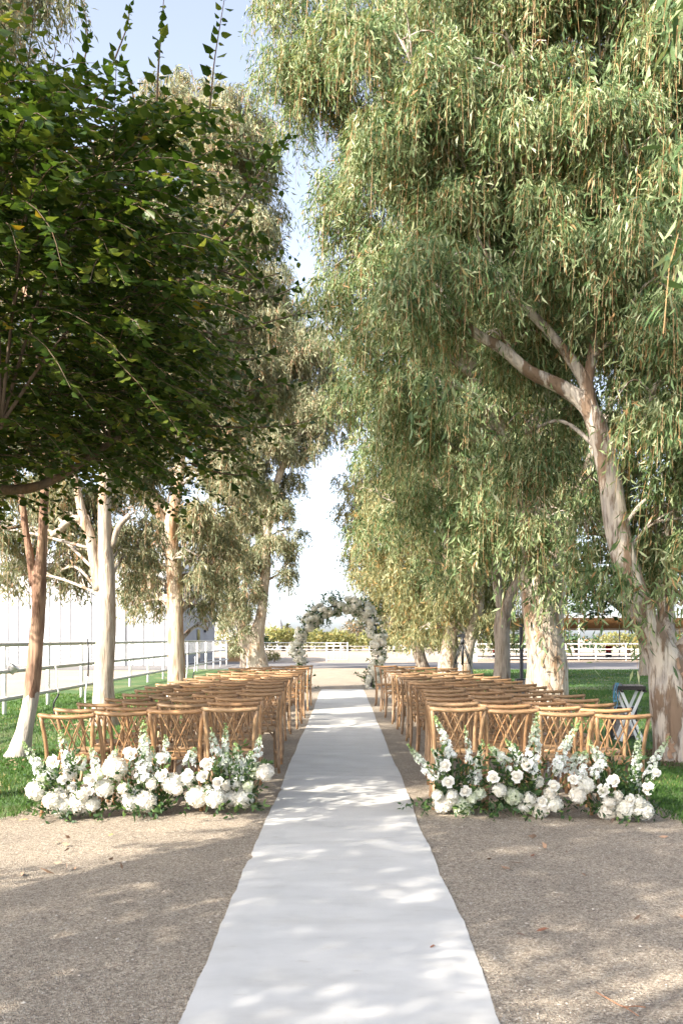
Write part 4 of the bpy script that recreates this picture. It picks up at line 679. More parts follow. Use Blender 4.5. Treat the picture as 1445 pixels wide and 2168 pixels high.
def flower(me, name, px, py, rpx, face, dy=0, tilt=(0, 0)):
    Y = BY + dy; p = Vector(at(px, py, Y)); r = owner(px); loc = p - r.location; o = link(name, me, r, loc); s = rpx * Y / F; o.scale = (s, s, s)
    d = Vector(face).normalized(); o.rotation_euler = (d.to_track_quat('Z', 'Y').to_matrix() @ Matrix.Rotation(fr.uniform(0, 6.28), 3, 'Z')).to_euler()
    b = Vector((loc.x * .35, .1, .02)); m_ = (loc + b) / 2 + Vector((0, .05, 0)); stems[id(r)].tube(smooth_path([tuple(b), tuple(m_), tuple(loc)], 3), .004, 4, caps=False); return o
for px, py, rp in ROSES: flower(fr.choice(RO), 'rose', px, py, rp * .92, (fr.uniform(-.5, .5), -1, fr.uniform(-.05, .6)), fr.uniform(-.12, -.02))
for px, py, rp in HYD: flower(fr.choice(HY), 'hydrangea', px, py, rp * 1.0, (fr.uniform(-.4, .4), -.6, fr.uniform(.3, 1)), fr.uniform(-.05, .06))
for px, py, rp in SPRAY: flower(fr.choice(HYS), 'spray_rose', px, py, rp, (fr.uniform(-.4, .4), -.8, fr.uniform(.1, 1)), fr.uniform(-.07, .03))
for k, (pp, r0) in enumerate(SPIKES):
    r = owner(pp[0][0]); dy = fr.uniform(-.02, .08); P_ = [Vector(at(a, b, BY + dy + .03 * i)) - r.location for i, (a, b) in enumerate(pp)]
    me, q = spike_mesh([tuple(v) for v in P_], r0 * 1.12, 100 + k, M['petal_spike']); link('delphinium', me, r); b = np.array((P_[0][0] * .4, .08, .02)); stems[id(r)].tube(smooth_path(np.vstack([b, q[0], q[-1]]), 4), .004, 4, caps=False)
for px, r in roots:
    g_ = np.random.default_rng(int(px)); paths = []
    for k in range(48):
        a = g_.uniform(0, math.pi * 2); ln = g_.uniform(.2, .62); ux = math.cos(a) * .75; e = np.array((ux * ln * .75, math.sin(a) * .12 - .04, max(.03, ln * abs(math.sin(a)) * .95))); b = np.array((g_.uniform(-.22, .22), g_.uniform(-.02, .12), .04)); paths.append(smooth_path([b, (b + e) / 2 + (0, 0, .06), b + e], 4))
    for k in range(18):
        b = np.array((g_.uniform(-.32, .32), g_.uniform(-.12, .1), .05)); e = b + np.array((g_.uniform(-.12, .12), g_.uniform(-.2, .0), g_.uniform(-.04, .05))); paths.append(smooth_path([b, (b + e) / 2 + (0, 0, .03), e], 3))
    V, f, i, t = sprig_leaves(g_, paths, .055, .022); link('foliage', poly_mesh('foliage', V, f, i, M['leaf_sprig'], t), r)
    stems[id(r)].build('stems', M['stem'], r)

# ------------------------------------------------------------------ flower arch
def arch():
    Y = 28.0; ctr = [(651, 1466), (640, 1432), (633, 1400), (631, 1366), (641, 1336), (658, 1314), (676, 1295), (700, 1285), (725, 1281), (750, 1285), (774, 1296), (789, 1316), (797, 1341), (801, 1366), (799, 1399), (789, 1432), (783, 1466)]
    P_ = smooth_path([at(a, b, Y) for a, b in ctr], 6); root = empty('flower_arch', (at(722, 0, Y)[0], Y, 0), 'round wedding arch of white hydrangeas and dark greenery at the runner end', 'flower arch'); off = np.array(root.location)
    MB().tube(P_ - off, .03, 8).build('frame', M['dark_metal'], root)
    g_ = np.random.default_rng(4); n = len(P_); paths = []
    for k in range(200):
        i = g_.integers(0, n); u = i / (n - 1); tk = .14 + .08 * math.sin(math.pi * u); a = g_.uniform(0, 6.28); t = unit(P_[min(i + 1, n - 1)] - P_[max(i - 1, 0)]); s = unit(np.cross(t, (0, 1., 0))); rr = tk * (.45 + .6 * g_.random() ** .6)
        p = P_[i] + s * math.cos(a) * rr * 1.1 - np.array((0, 1., 0)) * (abs(math.sin(a)) * rr * (1 if g_.random() < .75 else -1)) - off; d = Vector(tuple(p + off - P_[i])).normalized() + Vector((0, -.4, .2))
        sz = g_.uniform(.06, .1); link('hydrangea', HYS[g_.integers(1, 3)] if g_.random() < .75 else HY[(0, 2, 3)[g_.integers(0, 3)]], root, p, (d.to_track_quat('Z', 'Y')).to_euler(), sz)
    for k in range(380):
        i = g_.integers(0, n); t = unit(P_[min(i + 1, n - 1)] - P_[max(i - 1, 0)]); s = unit(np.cross(t, (0, 1., 0))); a = g_.uniform(0, 6.28); d = unit(s * math.cos(a) - np.array((0, 1., 0)) * math.sin(a) + t * g_.normal(0, .5)); u = i / (n - 1)
        ln = g_.uniform(.18, .36) * (1.35 if .3 < u < .72 else 1); b = P_[i] - off; e = b + d * ln; paths.append(smooth_path([b, (b + e) / 2 + g_.normal(0, .03, 3), e], 3))
    for (px, py), (qx, qy) in (((780, 1436), (756, 1428)), ((690, 1280), (684, 1256)), ((722, 1275), (718, 1250)), ((676, 1290), (662, 1296)), ((690, 1300), (700, 1325)), ((680, 1300), (690, 1322)), ((645, 1330), (634, 1314)), ((760, 1285), (790, 1270)), ((780, 1300), (815, 1290)), ((700, 1284), (706, 1258)), ((770, 1290), (800, 1300)), ((690, 1305), (668, 1330)), ((715, 1290), (712, 1310))):
        b = np.array(at(px, py, Y)) - off; e = np.array(at(qx, qy, Y - .1)) - off
        for q in range(3): paths.append(smooth_path([b, (b + e) / 2 + g_.normal(0, .04, 3), e + g_.normal(0, .06, 3)], 3))
    V, f, i, t = sprig_leaves(g_, paths, .075, .03, .24); link('foliage', poly_mesh('foliage', V, f, i, M['leaf_sprig'], t), root)
arch()

# ------------------------------------------------------------------ left fence with its rails, posts and wire
def fence():
    X = -6.75; ys_ = [8.2, 10.8, 13.4, 16, 18.9, 21.7, 24.5, 27.3, 30.1, 32.9, 35.7, 38.5, 41.3, 44.1, 46.9, 49.7, 52.5, 55.3]; z0 = -.07
    r = empty('pipe_fence', (X, ys_[0], z0), 'white pipe fence with three rails and wire mesh along the left lawn', 'fence'); hgt = 1.42
    for y in ys_: MB().tube([(0, y - ys_[0], -.1), (0, y - ys_[0], hgt)], .043, 10).build('post', M['white_paint'], r)
    ln = ys_[-1] - ys_[0]
    for z in (.33, .88, 1.42): MB().tube([(.055, -.05, z), (.055, ln + .05, z)], .042, 8).build('rail', M['rail_shade'], r)
    wm = MB()
    for z in np.arange(.95, 1.4, .1): wm.box(-.052, -.048, 0, ln, z, z + .004)
    for y in np.arange(0, ln, .1): wm.box(-.053, -.049, y, y + .004, .9, 1.4)
    tag(wm.build('wire_mesh', M['galv'], r), kind='stuff')
    b = empty('metal_bucket', (-6.62, 18.55 + .45, .86), 'small galvanised bucket hanging on the white fence behind the red-brown trunk', 'bucket')
    p = MB(); p.lathe([(.0, -.09), (.075, -.09), (.1, .07), (.105, .07), (.098, .06), (.073, -.08), (0, -.08)], 16); p.build('body', M['galv'], b, rot=(0, R(35), 0))
    MB().tube([(.1 * math.cos(a) , 0, .1 + .16 * math.sin(a)) for a in np.linspace(0, math.pi, 9)], .004, 5).build('handle', M['dark_metal'], b)
    for k, (px, py0, py1, Y, lab) in enumerate(((122, 1410, 1478, 17.6, 'short charred-looking stake with pale top, left of the white fence post'), (187, 1352, 1475, 19.2, 'tall crooked stake, pale below and dark on top, left of the second trunk'), (398, 1362, 1425, 33.0, 'thin crooked pale stake right of the third left trunk'), (413, 1390, 1425, 30, 'short half-black stake by the fence beyond the left chairs'))):
        x, y, z1 = at(px, py0, Y); s = empty('garden_stake', (x, y, -.07), lab, 'stake', 'crooked stakes along the left fence'); hh = z1 + .07; g_ = np.random.default_rng(k)
        pts = [(g_.normal(0, .015), g_.normal(0, .015), hh * u) for u in np.linspace(0, 1, 7)]; pts[2] = (pts[2][0] - .06, pts[2][1], pts[2][2]); pts[0] = (-.05, 0, -.02); pts[1] = (-.06, 0, pts[1][2]); q = smooth_path(pts, 3); c = len(q) // 2
        lo, up = ('black', 'silver') if k in (0, 3) else ('silver', 'black'); MB().tube(q[:c + 1], .018, 6, rough=.15).build('lower_shaft', M[lo], s); MB().tube(q[c:], .015, 6, rough=.15).build('upper_shaft', M[up], s)
fence()

# ------------------------------------------------------------------ white metal warehouse on the left
def warehouse():
    x0, x1, y0, y1, h = -46, -9.7, 54.5, 72, 5.9; r = empty('warehouse', (x1, y0, -.1), 'large white ribbed metal warehouse behind the left fence', 'warehouse'); ox, oy, oz = x1, y0, -.1
    w_ = MB(); w_.box(x0 - ox, 0, 0, y1 - oy, 0, h); w_.build('wall', M['metal_wall'], r)
    rb = MB()
    for x in np.arange(x0 - ox + .3, -.1, .6): rb.box(x - .04, x + .04, -.05, -.002, .05, h - .02)
    for y in np.arange(.3, y1 - oy - .1, .3): rb.box(.002, .03, y - .025, y + .025, .05, h - .02)
    tag(rb.build('wall_rib', M['metal_wall'], r), kind='stuff')
    rf = MB(); a, b = x0 - ox - .4, .4; yy = (y1 - oy) / 2; rf.add([(a, -.4, h), (b, -.4, h), (b, yy, h + 1.5), (a, yy, h + 1.5), (a, y1 - oy + .4, h), (b, y1 - oy + .4, h), (a, -.4, h + .12), (b, -.4, h + .12), (b, yy, h + 1.62), (a, yy, h + 1.62), (a, y1 - oy + .4, h + .12), (b, y1 - oy + .4, h + .12)],
        [(6, 7, 8, 9), (9, 8, 11, 10), (1, 0, 3, 2), (2, 3, 4, 5), (0, 1, 7, 6), (5, 4, 10, 11), (1, 2, 8, 7), (2, 5, 11, 8), (3, 0, 6, 9), (4, 3, 9, 10)]); rf.build('roof', M['metal_wall'], r)
    gb = MB(); gb.add([(.002, 0, h), (.002, y1 - oy, h), (.002, yy, h + 1.45)], [(0, 1, 2)]); gb.build('gable', M['metal_wall'], r)
    for x in (-2.9, -13, -23): MB().box(x - .09, x + .09, -.14, -.035, 0, h - .05).build('downspout', M['white_paint'], r)
    d = MB().box(.035, .07, 8.5, 9.6, 0, 2.2).build('door', M['glass'], r); MB().box(.07, .1, 8.6, 8.66, 1.0, 1.15).build('handle', M['silver'], d)
    MB().box(.035, .2, 11.6, 12.0, 2.0, 2.18).build('wall_lamp', M['dark_metal'], r)
    MB().box(-.12, .06, -.06, -.033, 0, h - .02).build('corner_trim', M['white_paint'], r)
warehouse()
def panel():
    r = empty('timber_fence', (-7.8, 63.5, -.1), 'tan upright timber panel at the far end of the left fence', 'wood panel'); 
    for k in range(6): MB().box(k * .2, k * .2 + .19, 0, .03 + .004 * (k % 2), .03, 1.32).build('board', M['plywood'], r)
    MB().box(-.03, 1.22, .035, .08, .3, .4).build('batten', M['plywood'], r)
panel()

# ------------------------------------------------------------------ far fences, gates, paddock rails
def rail_fence(label, x0, x1, Y, rails, h, step, wire=False, name='rail_fence', mats='white_paint', tk=.035):
    r = empty(name, (x0, Y, -.1), label, 'fence')
    for x in np.arange(0, x1 - x0 + .01, step): MB().tube([(x, 0, -.05), (x, 0, h)], tk, 6).build('post', M[mats], r)
    for z in rails: MB().tube([(-.02, -tk - .02, z), (x1 - x0 + .02, -tk - .02, z)], tk * .8, 6).build('rail', M['white_paint'], r)
    if wire:
        m = MB()
        for z in np.arange(.08, h, .1): m.box(0, x1 - x0, .05, .054, z, z + .006)
        for x in np.arange(0, x1 - x0, .1): m.box(x, x + .006, .055, .059, .05, h)
        tag(m.build('wire_mesh', M['galv'], r), kind='stuff')
    return r
def gate(label, x0, x1, Y, h):
    r = empty('pipe_gate', (x0, Y, -.1), label, 'gate', 'white pipe gates across the yard'); w_ = x1 - x0
    for x in (0, w_): MB().tube([(x, 0, 0), (x, 0, h)], .045, 8).build('post', M['white_paint'], r)
    for z in (.12, h * .5, h - .25, h - .05): MB().tube([(0, -.06, z), (w_, -.06, z)], .025, 6).build('rail', M['white_paint'], r)
    for u in (.33, .66): MB().tube([(w_ * u, -.1, .1), (w_ * u, -.1, h - .05)], .022, 6).build('stile', M['white_paint'], r)
gate('white pipe gate with upright bars, seen through the arch', -1.05, .36, 65, 1.32)
gate('white gate beside the dark leaning trunk, right of the arch', 4.5, 5.3, 65, 1.3)
rail_fence('chain-link fence with a white top rail, left of the arch gate', -8.0, -1.1, 65.3, [1.28], 1.32, 2.3, wire=True, name='chain_link_fence')
rail_fence('low white rail fence across the dry field behind the arch', -30, 9, 104, [.35, .72], .75, 3.0)
rail_fence('white paddock rails under the open shed on the right', 9.3, 34, 66, [.2, .5, .82, 1.2], 1.25, 2.1, tk=.04)
rail_fence('second white paddock rail line farther inside the shed', 9.8, 38, 76, [.3, .7, 1.1], 1.15, 2.6, tk=.035)
b_ = MB().box(8.35, 9.2, 64.6, 64.75, -.1, 1.28); b_.box(8.3, 9.25, 64.58, 64.77, 1.281, 1.33); tag(b_.build('board_screen', M['white_paint']), 'solid white board screen at the end of the paddock rails', 'screen')

def shed():
    r = empty('open_shed', (9.0, 66, -.1), 'long open-sided shed with tan timber roof and white posts', 'shed'); L_ = 45
    rf = MB(); z0, z1, d = 3.05, 2.62, 18; rf.add([(-.6, 0, z0), (L_, 0, z0), (L_, d, z1), (-.6, d, z1), (-.6, 0, z0 + .08), (L_, 0, z0 + .08), (L_, d, z1 + .08), (-.6, d, z1 + .08)], [(3, 2, 1, 0), (4, 5, 6, 7), (0, 1, 5, 4), (1, 2, 6, 5), (2, 3, 7, 6), (3, 0, 4, 7)]); rf.build('roof', M['roof_wood'], r)
    MB().box(-.65, L_, -.06, -.004, z0 - .03, z0 + .14).build('gutter', M['galv'], r)
    for k in range(10):
        y = 1 + k * 1.8; z = z0 + (z1 - z0) * y / d; MB().box(-.5, L_, y, y + .08, z - .17, z - .004).build('purlin', M['roof_wood'], r)
    MB().box(-.6, L_, d - .15, d, z1 - .32, z1 - .004).build('beam', M['white_paint'], r)
    for x in np.arange(.2, L_, 7.4):
        for y, z in ((.4, z0 - .02), (.6 + 8, z0 - .24), (d - .3, z1 - .33)): MB().tube([(x + y * .03, y, 0), (x + y * .03, y, z)], .06, 8).build('post', M['white_paint'], r)
shed()
for k, (px, Y, lab) in enumerate(((1048, 78, 'small red tub behind the white rails, left of the forked dark trunk'), (1287, 78, 'small red tub behind the rails, under the hanging leaves'), (1416, 78, 'small red tub behind the rails, right of the leaning trunk'))):
    x = (px - VX) * Y / F; r = empty('feed_tub', (x, Y, -.1), lab, 'tub', 'red tubs in the paddock'); MB().lathe([(.0, .45), (.22, .45), (.26, .95), (.3, .95), (.3, .98), (.25, .98), (.2, .5), (0, .5)], 14).build('tub', M['red'], r); MB().box(-.2, .2, -.2, .2, 0, .448).build('stand', M['dark_metal'], r)
def far_car():
    r = empty('parked_car', (7.0, 112, -.1), 'small white parked car far across the field, right of the arch', 'car', rz=R(80)); 
    b = MB(); prof = [(-1.9, .3), (-1.95, .75), (-1.2, .9), (-.7, 1.4), (.8, 1.42), (1.4, .95), (1.95, .8), (1.95, .3)]; n = len(prof); v = [(x, s * (.8 if z < 1 else .66), z) for s in (-1, 1) for x, z in prof]; b.add(v, [tuple(range(n)), tuple(range(n, 2 * n))[::-1]] + [(i, n + i, n + (i + 1) % n, (i + 1) % n) for i in range(n)]); b.build('body', M['white_paint'], r)
    for s in (-1, 1):
        MB().add([(-1.0, s * .765, .95), (1.2, s * .765, .95), (.75, s * .69, 1.34), (-.65, s * .69, 1.34)], [(0, 1, 2, 3)]).build('window', M['glass'], r)
        for x in (-1.2, 1.2): o = MB().tube([(x, s * .62, .32), (x, s * .83, .32)], .32, 14).build('wheel', M['rubber'], r)
    MB().add([(1.22, -.66, 1.05), (1.22, .66, 1.05), (.86, .58, 1.4), (.86, -.58, 1.4)], [(0, 1, 2, 3)]).build('windscreen', M['glass'], r)
far_car()
def house():
    Y = 140; r = empty('house', (-24, Y, -.1), 'distant house with a grey hipped roof beside the far left trunk', 'house'); W_ = 14.6; D_ = 9
    MB().box(0, W_, 0, D_, 0, 2.7).build('wall', M['white_paint'], r)
    MB().add([(-.4, -.4, 2.65), (W_ + .4, -.4, 2.65), (W_ + .4, D_ + .4, 2.65), (-.4, D_ + .4, 2.65), (.6, D_ / 2, 4.75), (W_ - .1, D_ / 2, 4.75)], [(0, 1, 5, 4), (1, 2, 5), (2, 3, 4, 5), (3, 0, 4), (3, 2, 1, 0)]).build('roof', M['roof_grey'], r)
    for x in (3, 8, 12):
        f_ = MB().box(x, x + 1.2, -.04, -.003, 1, 2.1).build('window', M['white_paint'], r); MB().box(x + .1, x + 1.1, -.05, -.042, 1.1, 2.0).build('pane', M['glass'], f_)
house()
def puff(name, label, x, Y, w_, h, seed, m, group, leaf=.35, n=900, z0=.2, trunk=True):
    g_ = np.random.default_rng(seed); r = empty(name, (x, Y, -.1), label, 'bush' if 'bush' in name or 'shrub' in name else 'tree', group); lb = [(g_.normal(0, w_ * .28), g_.normal(0, w_ * .2), z0 + (h - z0) * g_.uniform(.25, .72), w_ * .3, w_ * .3, (h - z0) * .3) for _ in range(7)]
    lbp = np.array(lb); k = g_.integers(0, 7, n); d = unit(g_.normal(size=(n, 3))); p = lbp[k, :3] + d * lbp[k, 3:] * (.5 + .5 * g_.random((n, 1))); p[:, 2] = np.maximum(p[:, 2], .05); dd = unit(g_.normal(size=(n, 3)) + d * .6); sd_ = unit(np.cross(dd, g_.normal(size=(n, 3)))); L_ = leaf * g_.uniform(.6, 1.3, n)
    V, f, i, t = leaves_along(p, dd, sd_, L_, L_ * .28, np.stack([g_.random(n), g_.random(n)], 1), False); link('crown', poly_mesh('crown', V, f, i, m, t), r)
    if trunk: MB().tube([(0, 0, -.05), (.03, 0, h * .3), (0, .02, h * .6)], [w_ * .05, w_ * .04, w_ * .02], 6).build('trunk', M['bark_brown'], r)
ob = [(-13.2, 118, 5.2, 3.3), (-10.6, 121, 4.6, 3.4), (-7.4, 119, 5.4, 3.2), (-4.3, 122, 4.6, 3.2), (-1.6, 118, 4.8, 2.9), (.9, 120, 4.8, 3.0), (3.6, 119, 4.6, 3.1), (6.2, 121, 5, 3.6), (9, 118, 5, 3.7), (11.6, 120, 5, 3.6)]
nm = ['behind the far left trunk', 'under the grey house roof', 'under the palm', 'behind the left leg of the arch', 'left inside the arch', 'in the middle of the arch opening', 'right inside the arch', 'behind the right leg of the arch', 'right of the arch', 'behind the dark leaning trunk']
for k, (x, Y, w_, h) in enumerate(ob): puff('orchard_bush', 'yellow-green far bush ' + nm[k], x, Y, w_, h, 60 + k, M['leaf_far'], 'yellow-green bushes across the field', leaf=.42, n=1100)
for k in range(11):
    x = 17 + k * 4.4; puff('vineyard_bush', 'leafy orchard row bush seen under the shed roof, number %s from the left' % ORD[k], x, 100 + (k % 3) * 2, 5.4, 2.5, 80 + k, M['leaf_far'] if k % 2 else M['leaf_deep'], 'bushes beyond the open shed', leaf=.4, n=800)
puff('far_tree', 'grey-leaved far tree standing behind the right half of the arch', 2.6, 135, 5.2, 5.6, 70, M['leaf_grey'], None, leaf=.4, n=1300, z0=1.2)
puff('far_tree', 'grey-green far tree right of the arch top', 6.6, 130, 5.5, 6.0, 71, M['leaf_grey'], None, leaf=.4, n=1300, z0=1.0)
puff('round_shrub', 'small round shrub in front of the chain-link fence', -4.5, 62.8, .8, .85, 72, M['leaf_far'], None, leaf=.1, n=900, z0=.02)
puff('far_tree', 'broad dark far tree behind the chain-link fence, left of the arch', -6.6, 74, 2.6, 1.9, 73, M['leaf_deep'], None, leaf=.2, n=700, z0=.7)
def palm():
    Y = 210; x = (608 - VX) * Y / F; h = H + 27 * Y / F; r = empty('palm_tree', (x, Y, -.1), 'small distant fan palm beside the house roof', 'palm tree'); MB().tube([(0, 0, 0), (.1, 0, h * .5), (0, 0, h)], [.3, .24, .22], 8).build('trunk', M['bark_brown'], r)
    g_ = np.random.default_rng(2)
    for k in range(22):
        a = k * 2.4; e = g_.uniform(-.5, 1.2); m = MB(); ln = 1.5; q = [np.array((math.cos(a) * math.cos(e) * ln * t, math.sin(a) * math.cos(e) * ln * t, h + math.sin(e) * ln * t - .5 * t * t)) for t in np.linspace(0, 1, 5)]; s = np.array((-math.sin(a), math.cos(a), 0)); wd = [.03, .2, .3, .2, .02]
        v = [p + s * w_ * k2 for p, w_ in zip(q, wd) for k2 in (-1, 1)]; m.add(v, [(2 * i, 2 * i + 1, 2 * i + 3, 2 * i + 2) for i in range(4)]); m.build('frond', M['palm'], r)
M['palm'] = plain('palm_frond', (.16, .17, .07), .6)
palm()

# ------------------------------------------------------------------ equipment
def tripod():
    Y = 33.0; x = (978 - VX) * Y / F; z = -.07; r = empty('camera_tripod', (x, Y, z), 'black video tripod standing on the lawn beyond the right chairs', 'tripod'); top = 1.45
    for a, sp in ((R(200), .52), (R(-35), .52), (R(80), .5)):
        dx, dy = math.cos(a) * sp, math.sin(a) * sp; l = MB(); 
        for s in (-.025, .025): l.tube([(dx * .1 + s, dy * .1, top - .1), (dx * .55 + s, dy * .55, top * .48)], .019, 6)
        l.tube([(dx * .52, dy * .52, top * .5), (dx, dy, 0)], .022, 6); l.box(dx * .55 - .03, dx * .55 + .03, dy * .55 - .03, dy * .55 + .03, top * .45, top * .5); l.build('leg', M['black'], r)
    MB().tube([(0, 0, top * .42), (0, 0, top)], .04, 8).build('centre_column', M['black'], r); h = MB(); h.lathe([(0, top - .12), (.07, top - .1), (.085, top + .03), (.05, top + .06), (.06, top + .12), (0, top + .12)], 12); h.tube([(0, 0, top + .08), (.12, -.16, top - .12)], .01, 6); h.build('head', M['black'], r)
    s = MB(); 
    for a in (R(200), R(-35), R(80)): s.tube([(0, 0, top * .46), (math.cos(a) * .27, math.sin(a) * .27, top * .47)], .009, 5)
    s.build('spreader', M['black'], r)
    c = empty('video_camera', (x, Y, z + top + .12), 'small black camera mounted on the tripod', 'camera'); MB().box(-.09, .09, -.06, .06, .002, .13).box(-.03, .03, -.03, .03, .1305, .15).build('body', M['black'], c); MB().lathe([(0, 0), (.04, 0), (.043, .1), (.04, .12), (0, .115)], 14).build('lens', M['dark_metal'], c, loc=(-.06, .02, .05), rot=(0, R(-90), 0)); MB().tube([(0, 0, .151), (0, 0, .19)], .018, 8).build('microphone', M['black'], c)
tripod()
def column_speaker():
    Y = 24.5; x = (1103 - VX) * Y / F; r = empty('column_speaker', (x, Y, -.07), 'thin black column loudspeaker on a box subwoofer, left of the thick pale trunk', 'speaker'); s = MB(); b = .03
    s.prism([(-.15, -.15 + b), (-.15 + b, -.15), (.15 - b, -.15), (.15, -.15 + b), (.15, .17), (-.15, .17)], 0, .5); s.build('subwoofer', M['black'], r); MB().box(-.125, .125, -.157, -.152, .04, .46).build('grille', M['grille'], r)
    MB().box(-.04, .04, -.04, .05, .502, 1.2).build('column', M['dark_metal'], r); MB().box(-.047, .047, -.047, .055, 1.202, 1.92).build('speaker_array', M['black'], r)
column_speaker()
def stand():
    Y = 14.0; x = (1331 - VX) * Y / F; r = empty('keyboard_stand', (x, Y, -.07), 'white X-frame folding stand on the lawn behind the right chairs', 'stand'); w_ = .17; top = .78
    for d in (-.13, .13):
        for s in (-1, 1): M_ = Matrix.Translation((0, d + .03 * s, top / 2)) @ Matrix.Rotation(s * math.atan2(2 * w_, top), 4, 'Y'); hl = math.hypot(top / 2, w_); MB().box(-.019, .019, -.012, .012, -hl, hl, M_).build('leg', M['white_paint'], r)
    for s in (-1, 1): MB().tube([(s * w_, -.24, top - .01), (s * w_, .24, top - .01)], .016, 8).build('arm', M['matt_dark'], r); MB().tube([(s * w_, -.24, .02), (s * w_, .24, .02)], .016, 8).build('foot', M['black'], r)
    MB().tube([(0, -.17, top / 2), (0, .17, top / 2)], .03, 10).build('pivot', M['dark_metal'], r)
    m = empty('audio_mixer', (x, Y, -.07 + top + .008), 'dark sound mixer lying on the X-frame stand', 'mixer', rz=R(-4)); MB().prism([(-.2, -.2), (.19, -.2), (.2, .2), (-.2, .2)], 0, .055).build('case', M['matt_dark'], m)
    kn = MB(); 
    for i in range(9):
        for j in range(5): kn.lathe([(.011, .0552), (.009, .072), (0, .073)], 8, -.16 + i * .04, -.13 + j * .065)
    tag(kn.build('knob', M['grille'], m), kind='stuff')
    c = empty('audio_cable', (x - .21, Y - .12, -.07 + top), 'bundle of blue and grey cables hanging off the mixer', 'cable'); g_ = np.random.default_rng(8)
    for k in range(7):
        w2 = g_.uniform(.02, .05); l = g_.uniform(.12, .3); ox = g_.uniform(-.06, .04); q = smooth_path([(ox + .05, 0, .07), (ox, -.02, .1), (ox - w2, -.03, -l * .5), (ox - w2 * .4, -.04, -l), (ox + w2 * .5, -.02, -l * .5), (ox + .06, .02, .08)], 5); MB().tube(q, .0038, 5).build('loop', M['blue'] if k % 2 else M['grille'], c)
    MB().tube(smooth_path([(.02, 0, .05), (-.05, -.03, -.2), (-.04, -.02, -.5), (-.1, .05, -.77)], 5), .005, 5).build('lead', M['black'], c)
    a = empty('amplifier', (x + .04, Y + .55, -.07), 'black amplifier cabinet with grey grille on the grass behind the stand', 'amplifier'); bb = .03
    MB().prism([(-.2, -.15), (.2, -.15), (.2, .15), (-.2, .15)], 0, .5).build('cabinet', M['black'], a); MB().box(-.165, .165, -.157, -.152, .06, .44).build('grille', M['grille'], a)
    for s in (-1, 1): MB().box(s * .185 - .022, s * .185 + .022, -.163, -.152, .455, .505).build('corner', M['dark_metal'], a)
    MB().tube(smooth_path([(-.08, 0, .498), (-.06, 0, .535), (.06, 0, .535), (.08, 0, .498)], 4), .01, 6).build('handle', M['rubber'], a)
stand()

# ------------------------------------------------------------------ small things on the ground
def mulch():
    x, y = 4.25, 11.9; g_ = np.random.default_rng(12); n = 40; v = [(x, y, -.03)] + [(x + (1.0 + .18 * math.sin(3 * a) + .1 * g_.random()) * math.cos(a), y + (.8 + .15 * math.sin(2 * a)) * math.sin(a), -.052) for a in np.linspace(0, 6.283, n, endpoint=False)]
    MB().add(v, [(0, 1 + i, 1 + (i + 1) % n) for i in range(n)], True).build('mulch_bed', M['mulch'])['kind'] = 'structure'
    m = 900; a = g_.uniform(0, 6.28, m); r_ = 1.05 * np.sqrt(g_.random(m)); p = np.stack([x + r_ * np.cos(a), y + r_ * np.sin(a) * .85, np.full(m, -.03)], 1); d = unit(g_.normal(size=(m, 3)) * (1, 1, .35)); s = unit(np.cross(d, g_.normal(size=(m, 3)))); L_ = g_.uniform(.03, .08, m)
    V, f, i, t = leaves_along(p, d, s, L_, L_ * .2, np.stack([g_.random(m), np.ones(m)], 1), False); tag(link('bark_chips', poly_mesh('bark_chips', V, f, i, M['mulch'], t)), kind='stuff')
mulch()
def chips(x, y, rad, m, seed):
    g_ = np.random.default_rng(seed); a = g_.uniform(0, 6.28, m); r_ = rad * np.sqrt(.12 + .88 * g_.random(m) ** 1.5); xx = x + r_ * np.cos(a); p = np.stack([xx, y + r_ * np.sin(a), gz(xx) + .02], 1); d = unit(g_.normal(size=(m, 3)) * (1, 1, .3)); s = unit(np.cross(d, g_.normal(size=(m, 3)))); L_ = g_.uniform(.04, .12, m)
    V, f, i, t = leaves_along(p, d, s, L_, L_ * .16, np.stack([g_.random(m), np.ones(m)], 1), False); tag(link('fallen_leaves', poly_mesh('fallen_leaves', V, f, i, M['peel'], t)), kind='stuff')
chips(-4.15, 12.2, 1.3, 260, 1); chips(3.9, 18, 1.8, 320, 2); chips(-4.2, 16.7, 1.4, 200, 3); chips(-2.4, 6.4, 1.1, 26, 4); chips(2.4, 6.2, 1.6, 34, 5)
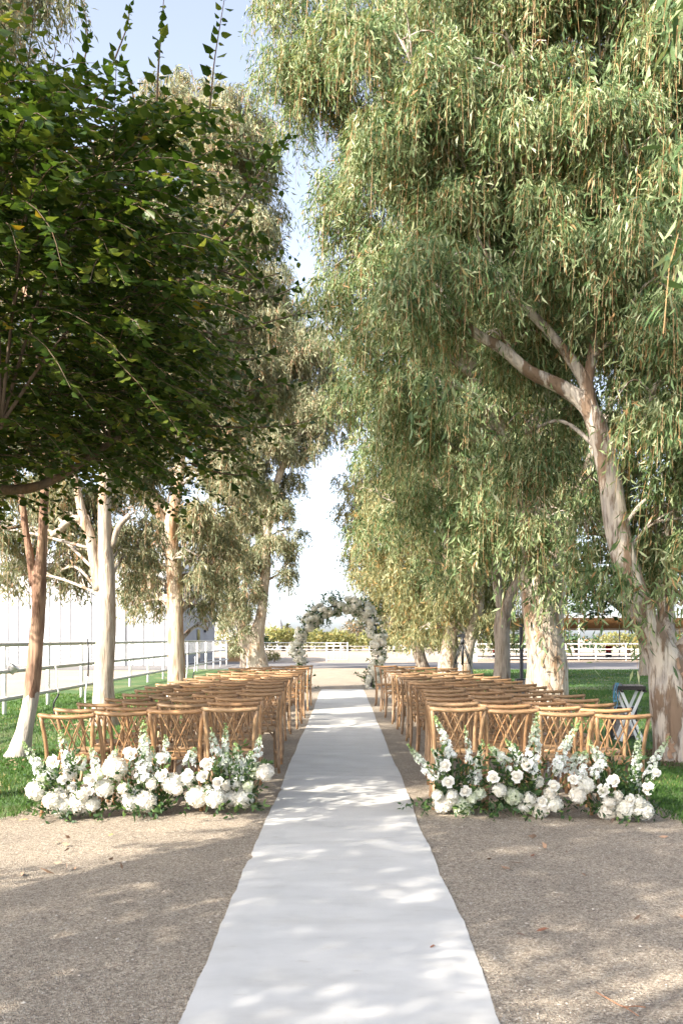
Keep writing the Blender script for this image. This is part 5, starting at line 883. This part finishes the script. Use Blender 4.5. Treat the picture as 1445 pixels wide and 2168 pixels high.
def litter(px, py, size, m, name, label, cat, rz):
    Y = (H) * F / (py - VY); x = (px - VX) * Y / F; s = size; v = [(0, 0, 0), (.3 * s, .18 * s, .006), (.7 * s, .15 * s, .012), (s, 0, .006), (.7 * s, -.15 * s, .01), (.3 * s, -.18 * s, .004)]; mb = MB(); mb.add(v, [(0, 1, 5), (1, 2, 4, 5), (2, 3, 4)]); v2 = [(a, b, c - .0015) for a, b, c in v]; mb.add(v2, [(5, 1, 0), (5, 4, 2, 1), (4, 3, 2)])
    tag(mb.build(name, m, None, loc=(x, Y, float(gz(x)) + .012), rot=(0, 0, R(rz))), label, cat)
M['leaf_red'] = plain('dry_red_leaf', (.22, .09, .05), .7); M['leaf_yel'] = plain('yellow_leaf', (.6, .42, .1), .6)
litter(1134, 1974, .075, M['leaf_red'], 'fallen_leaf', 'dry reddish leaf lying on the right gravel', 'leaf', 15)
litter(1112, 1984, .05, M['leaf_red'], 'fallen_leaf', 'smaller dry leaf left of the reddish one on the right gravel', 'leaf', 170)
litter(1122, 1812, .045, M['leaf_red'], 'fallen_leaf', 'small brown leaf on the gravel below the middle right flowers', 'leaf', 30)
litter(1036, 1727, .055, M['petal_cream'], 'fallen_petal', 'white petal dropped on the gravel before the right flowers', 'petal', 12)
litter(40, 1722, .08, M['leaf_yel'], 'fallen_leaf', 'yellow leaf at the left lawn edge', 'leaf', 0)
litter(230, 1762, .045, M['leaf_yel'], 'fallen_leaf', 'pale yellow leaf on the sunlit left gravel', 'leaf', 40)
litter(908, 2012, .035, M['leaf_red'], 'fallen_leaf', 'tiny dark leaf on the lower part of the runner', 'leaf', 20)
def twig():
    p = [(1260, 2102), (1290, 2118), (1318, 2132), (1345, 2130), (1365, 2132)]; q = []
    for a, b in p: Y = H * F / (b - VY); x = (a - VX) * Y / F; q.append((x, Y, float(gz(x)) + .012))
    o = np.array(q[0]); t = MB(); t.tube(smooth_path(np.array(q) - o, 4), .0025, 5); t.tube(smooth_path([np.array(q[2]) - o, np.array(q[2]) - o + (.01, -.05, .006), np.array(q[2]) - o + (.03, -.1, .002)], 3), .002, 5); tag(t.build('twig', M['twig'], None, loc=q[0]), 'thin reddish twig on the gravel at the lower right', 'twig')
twig()
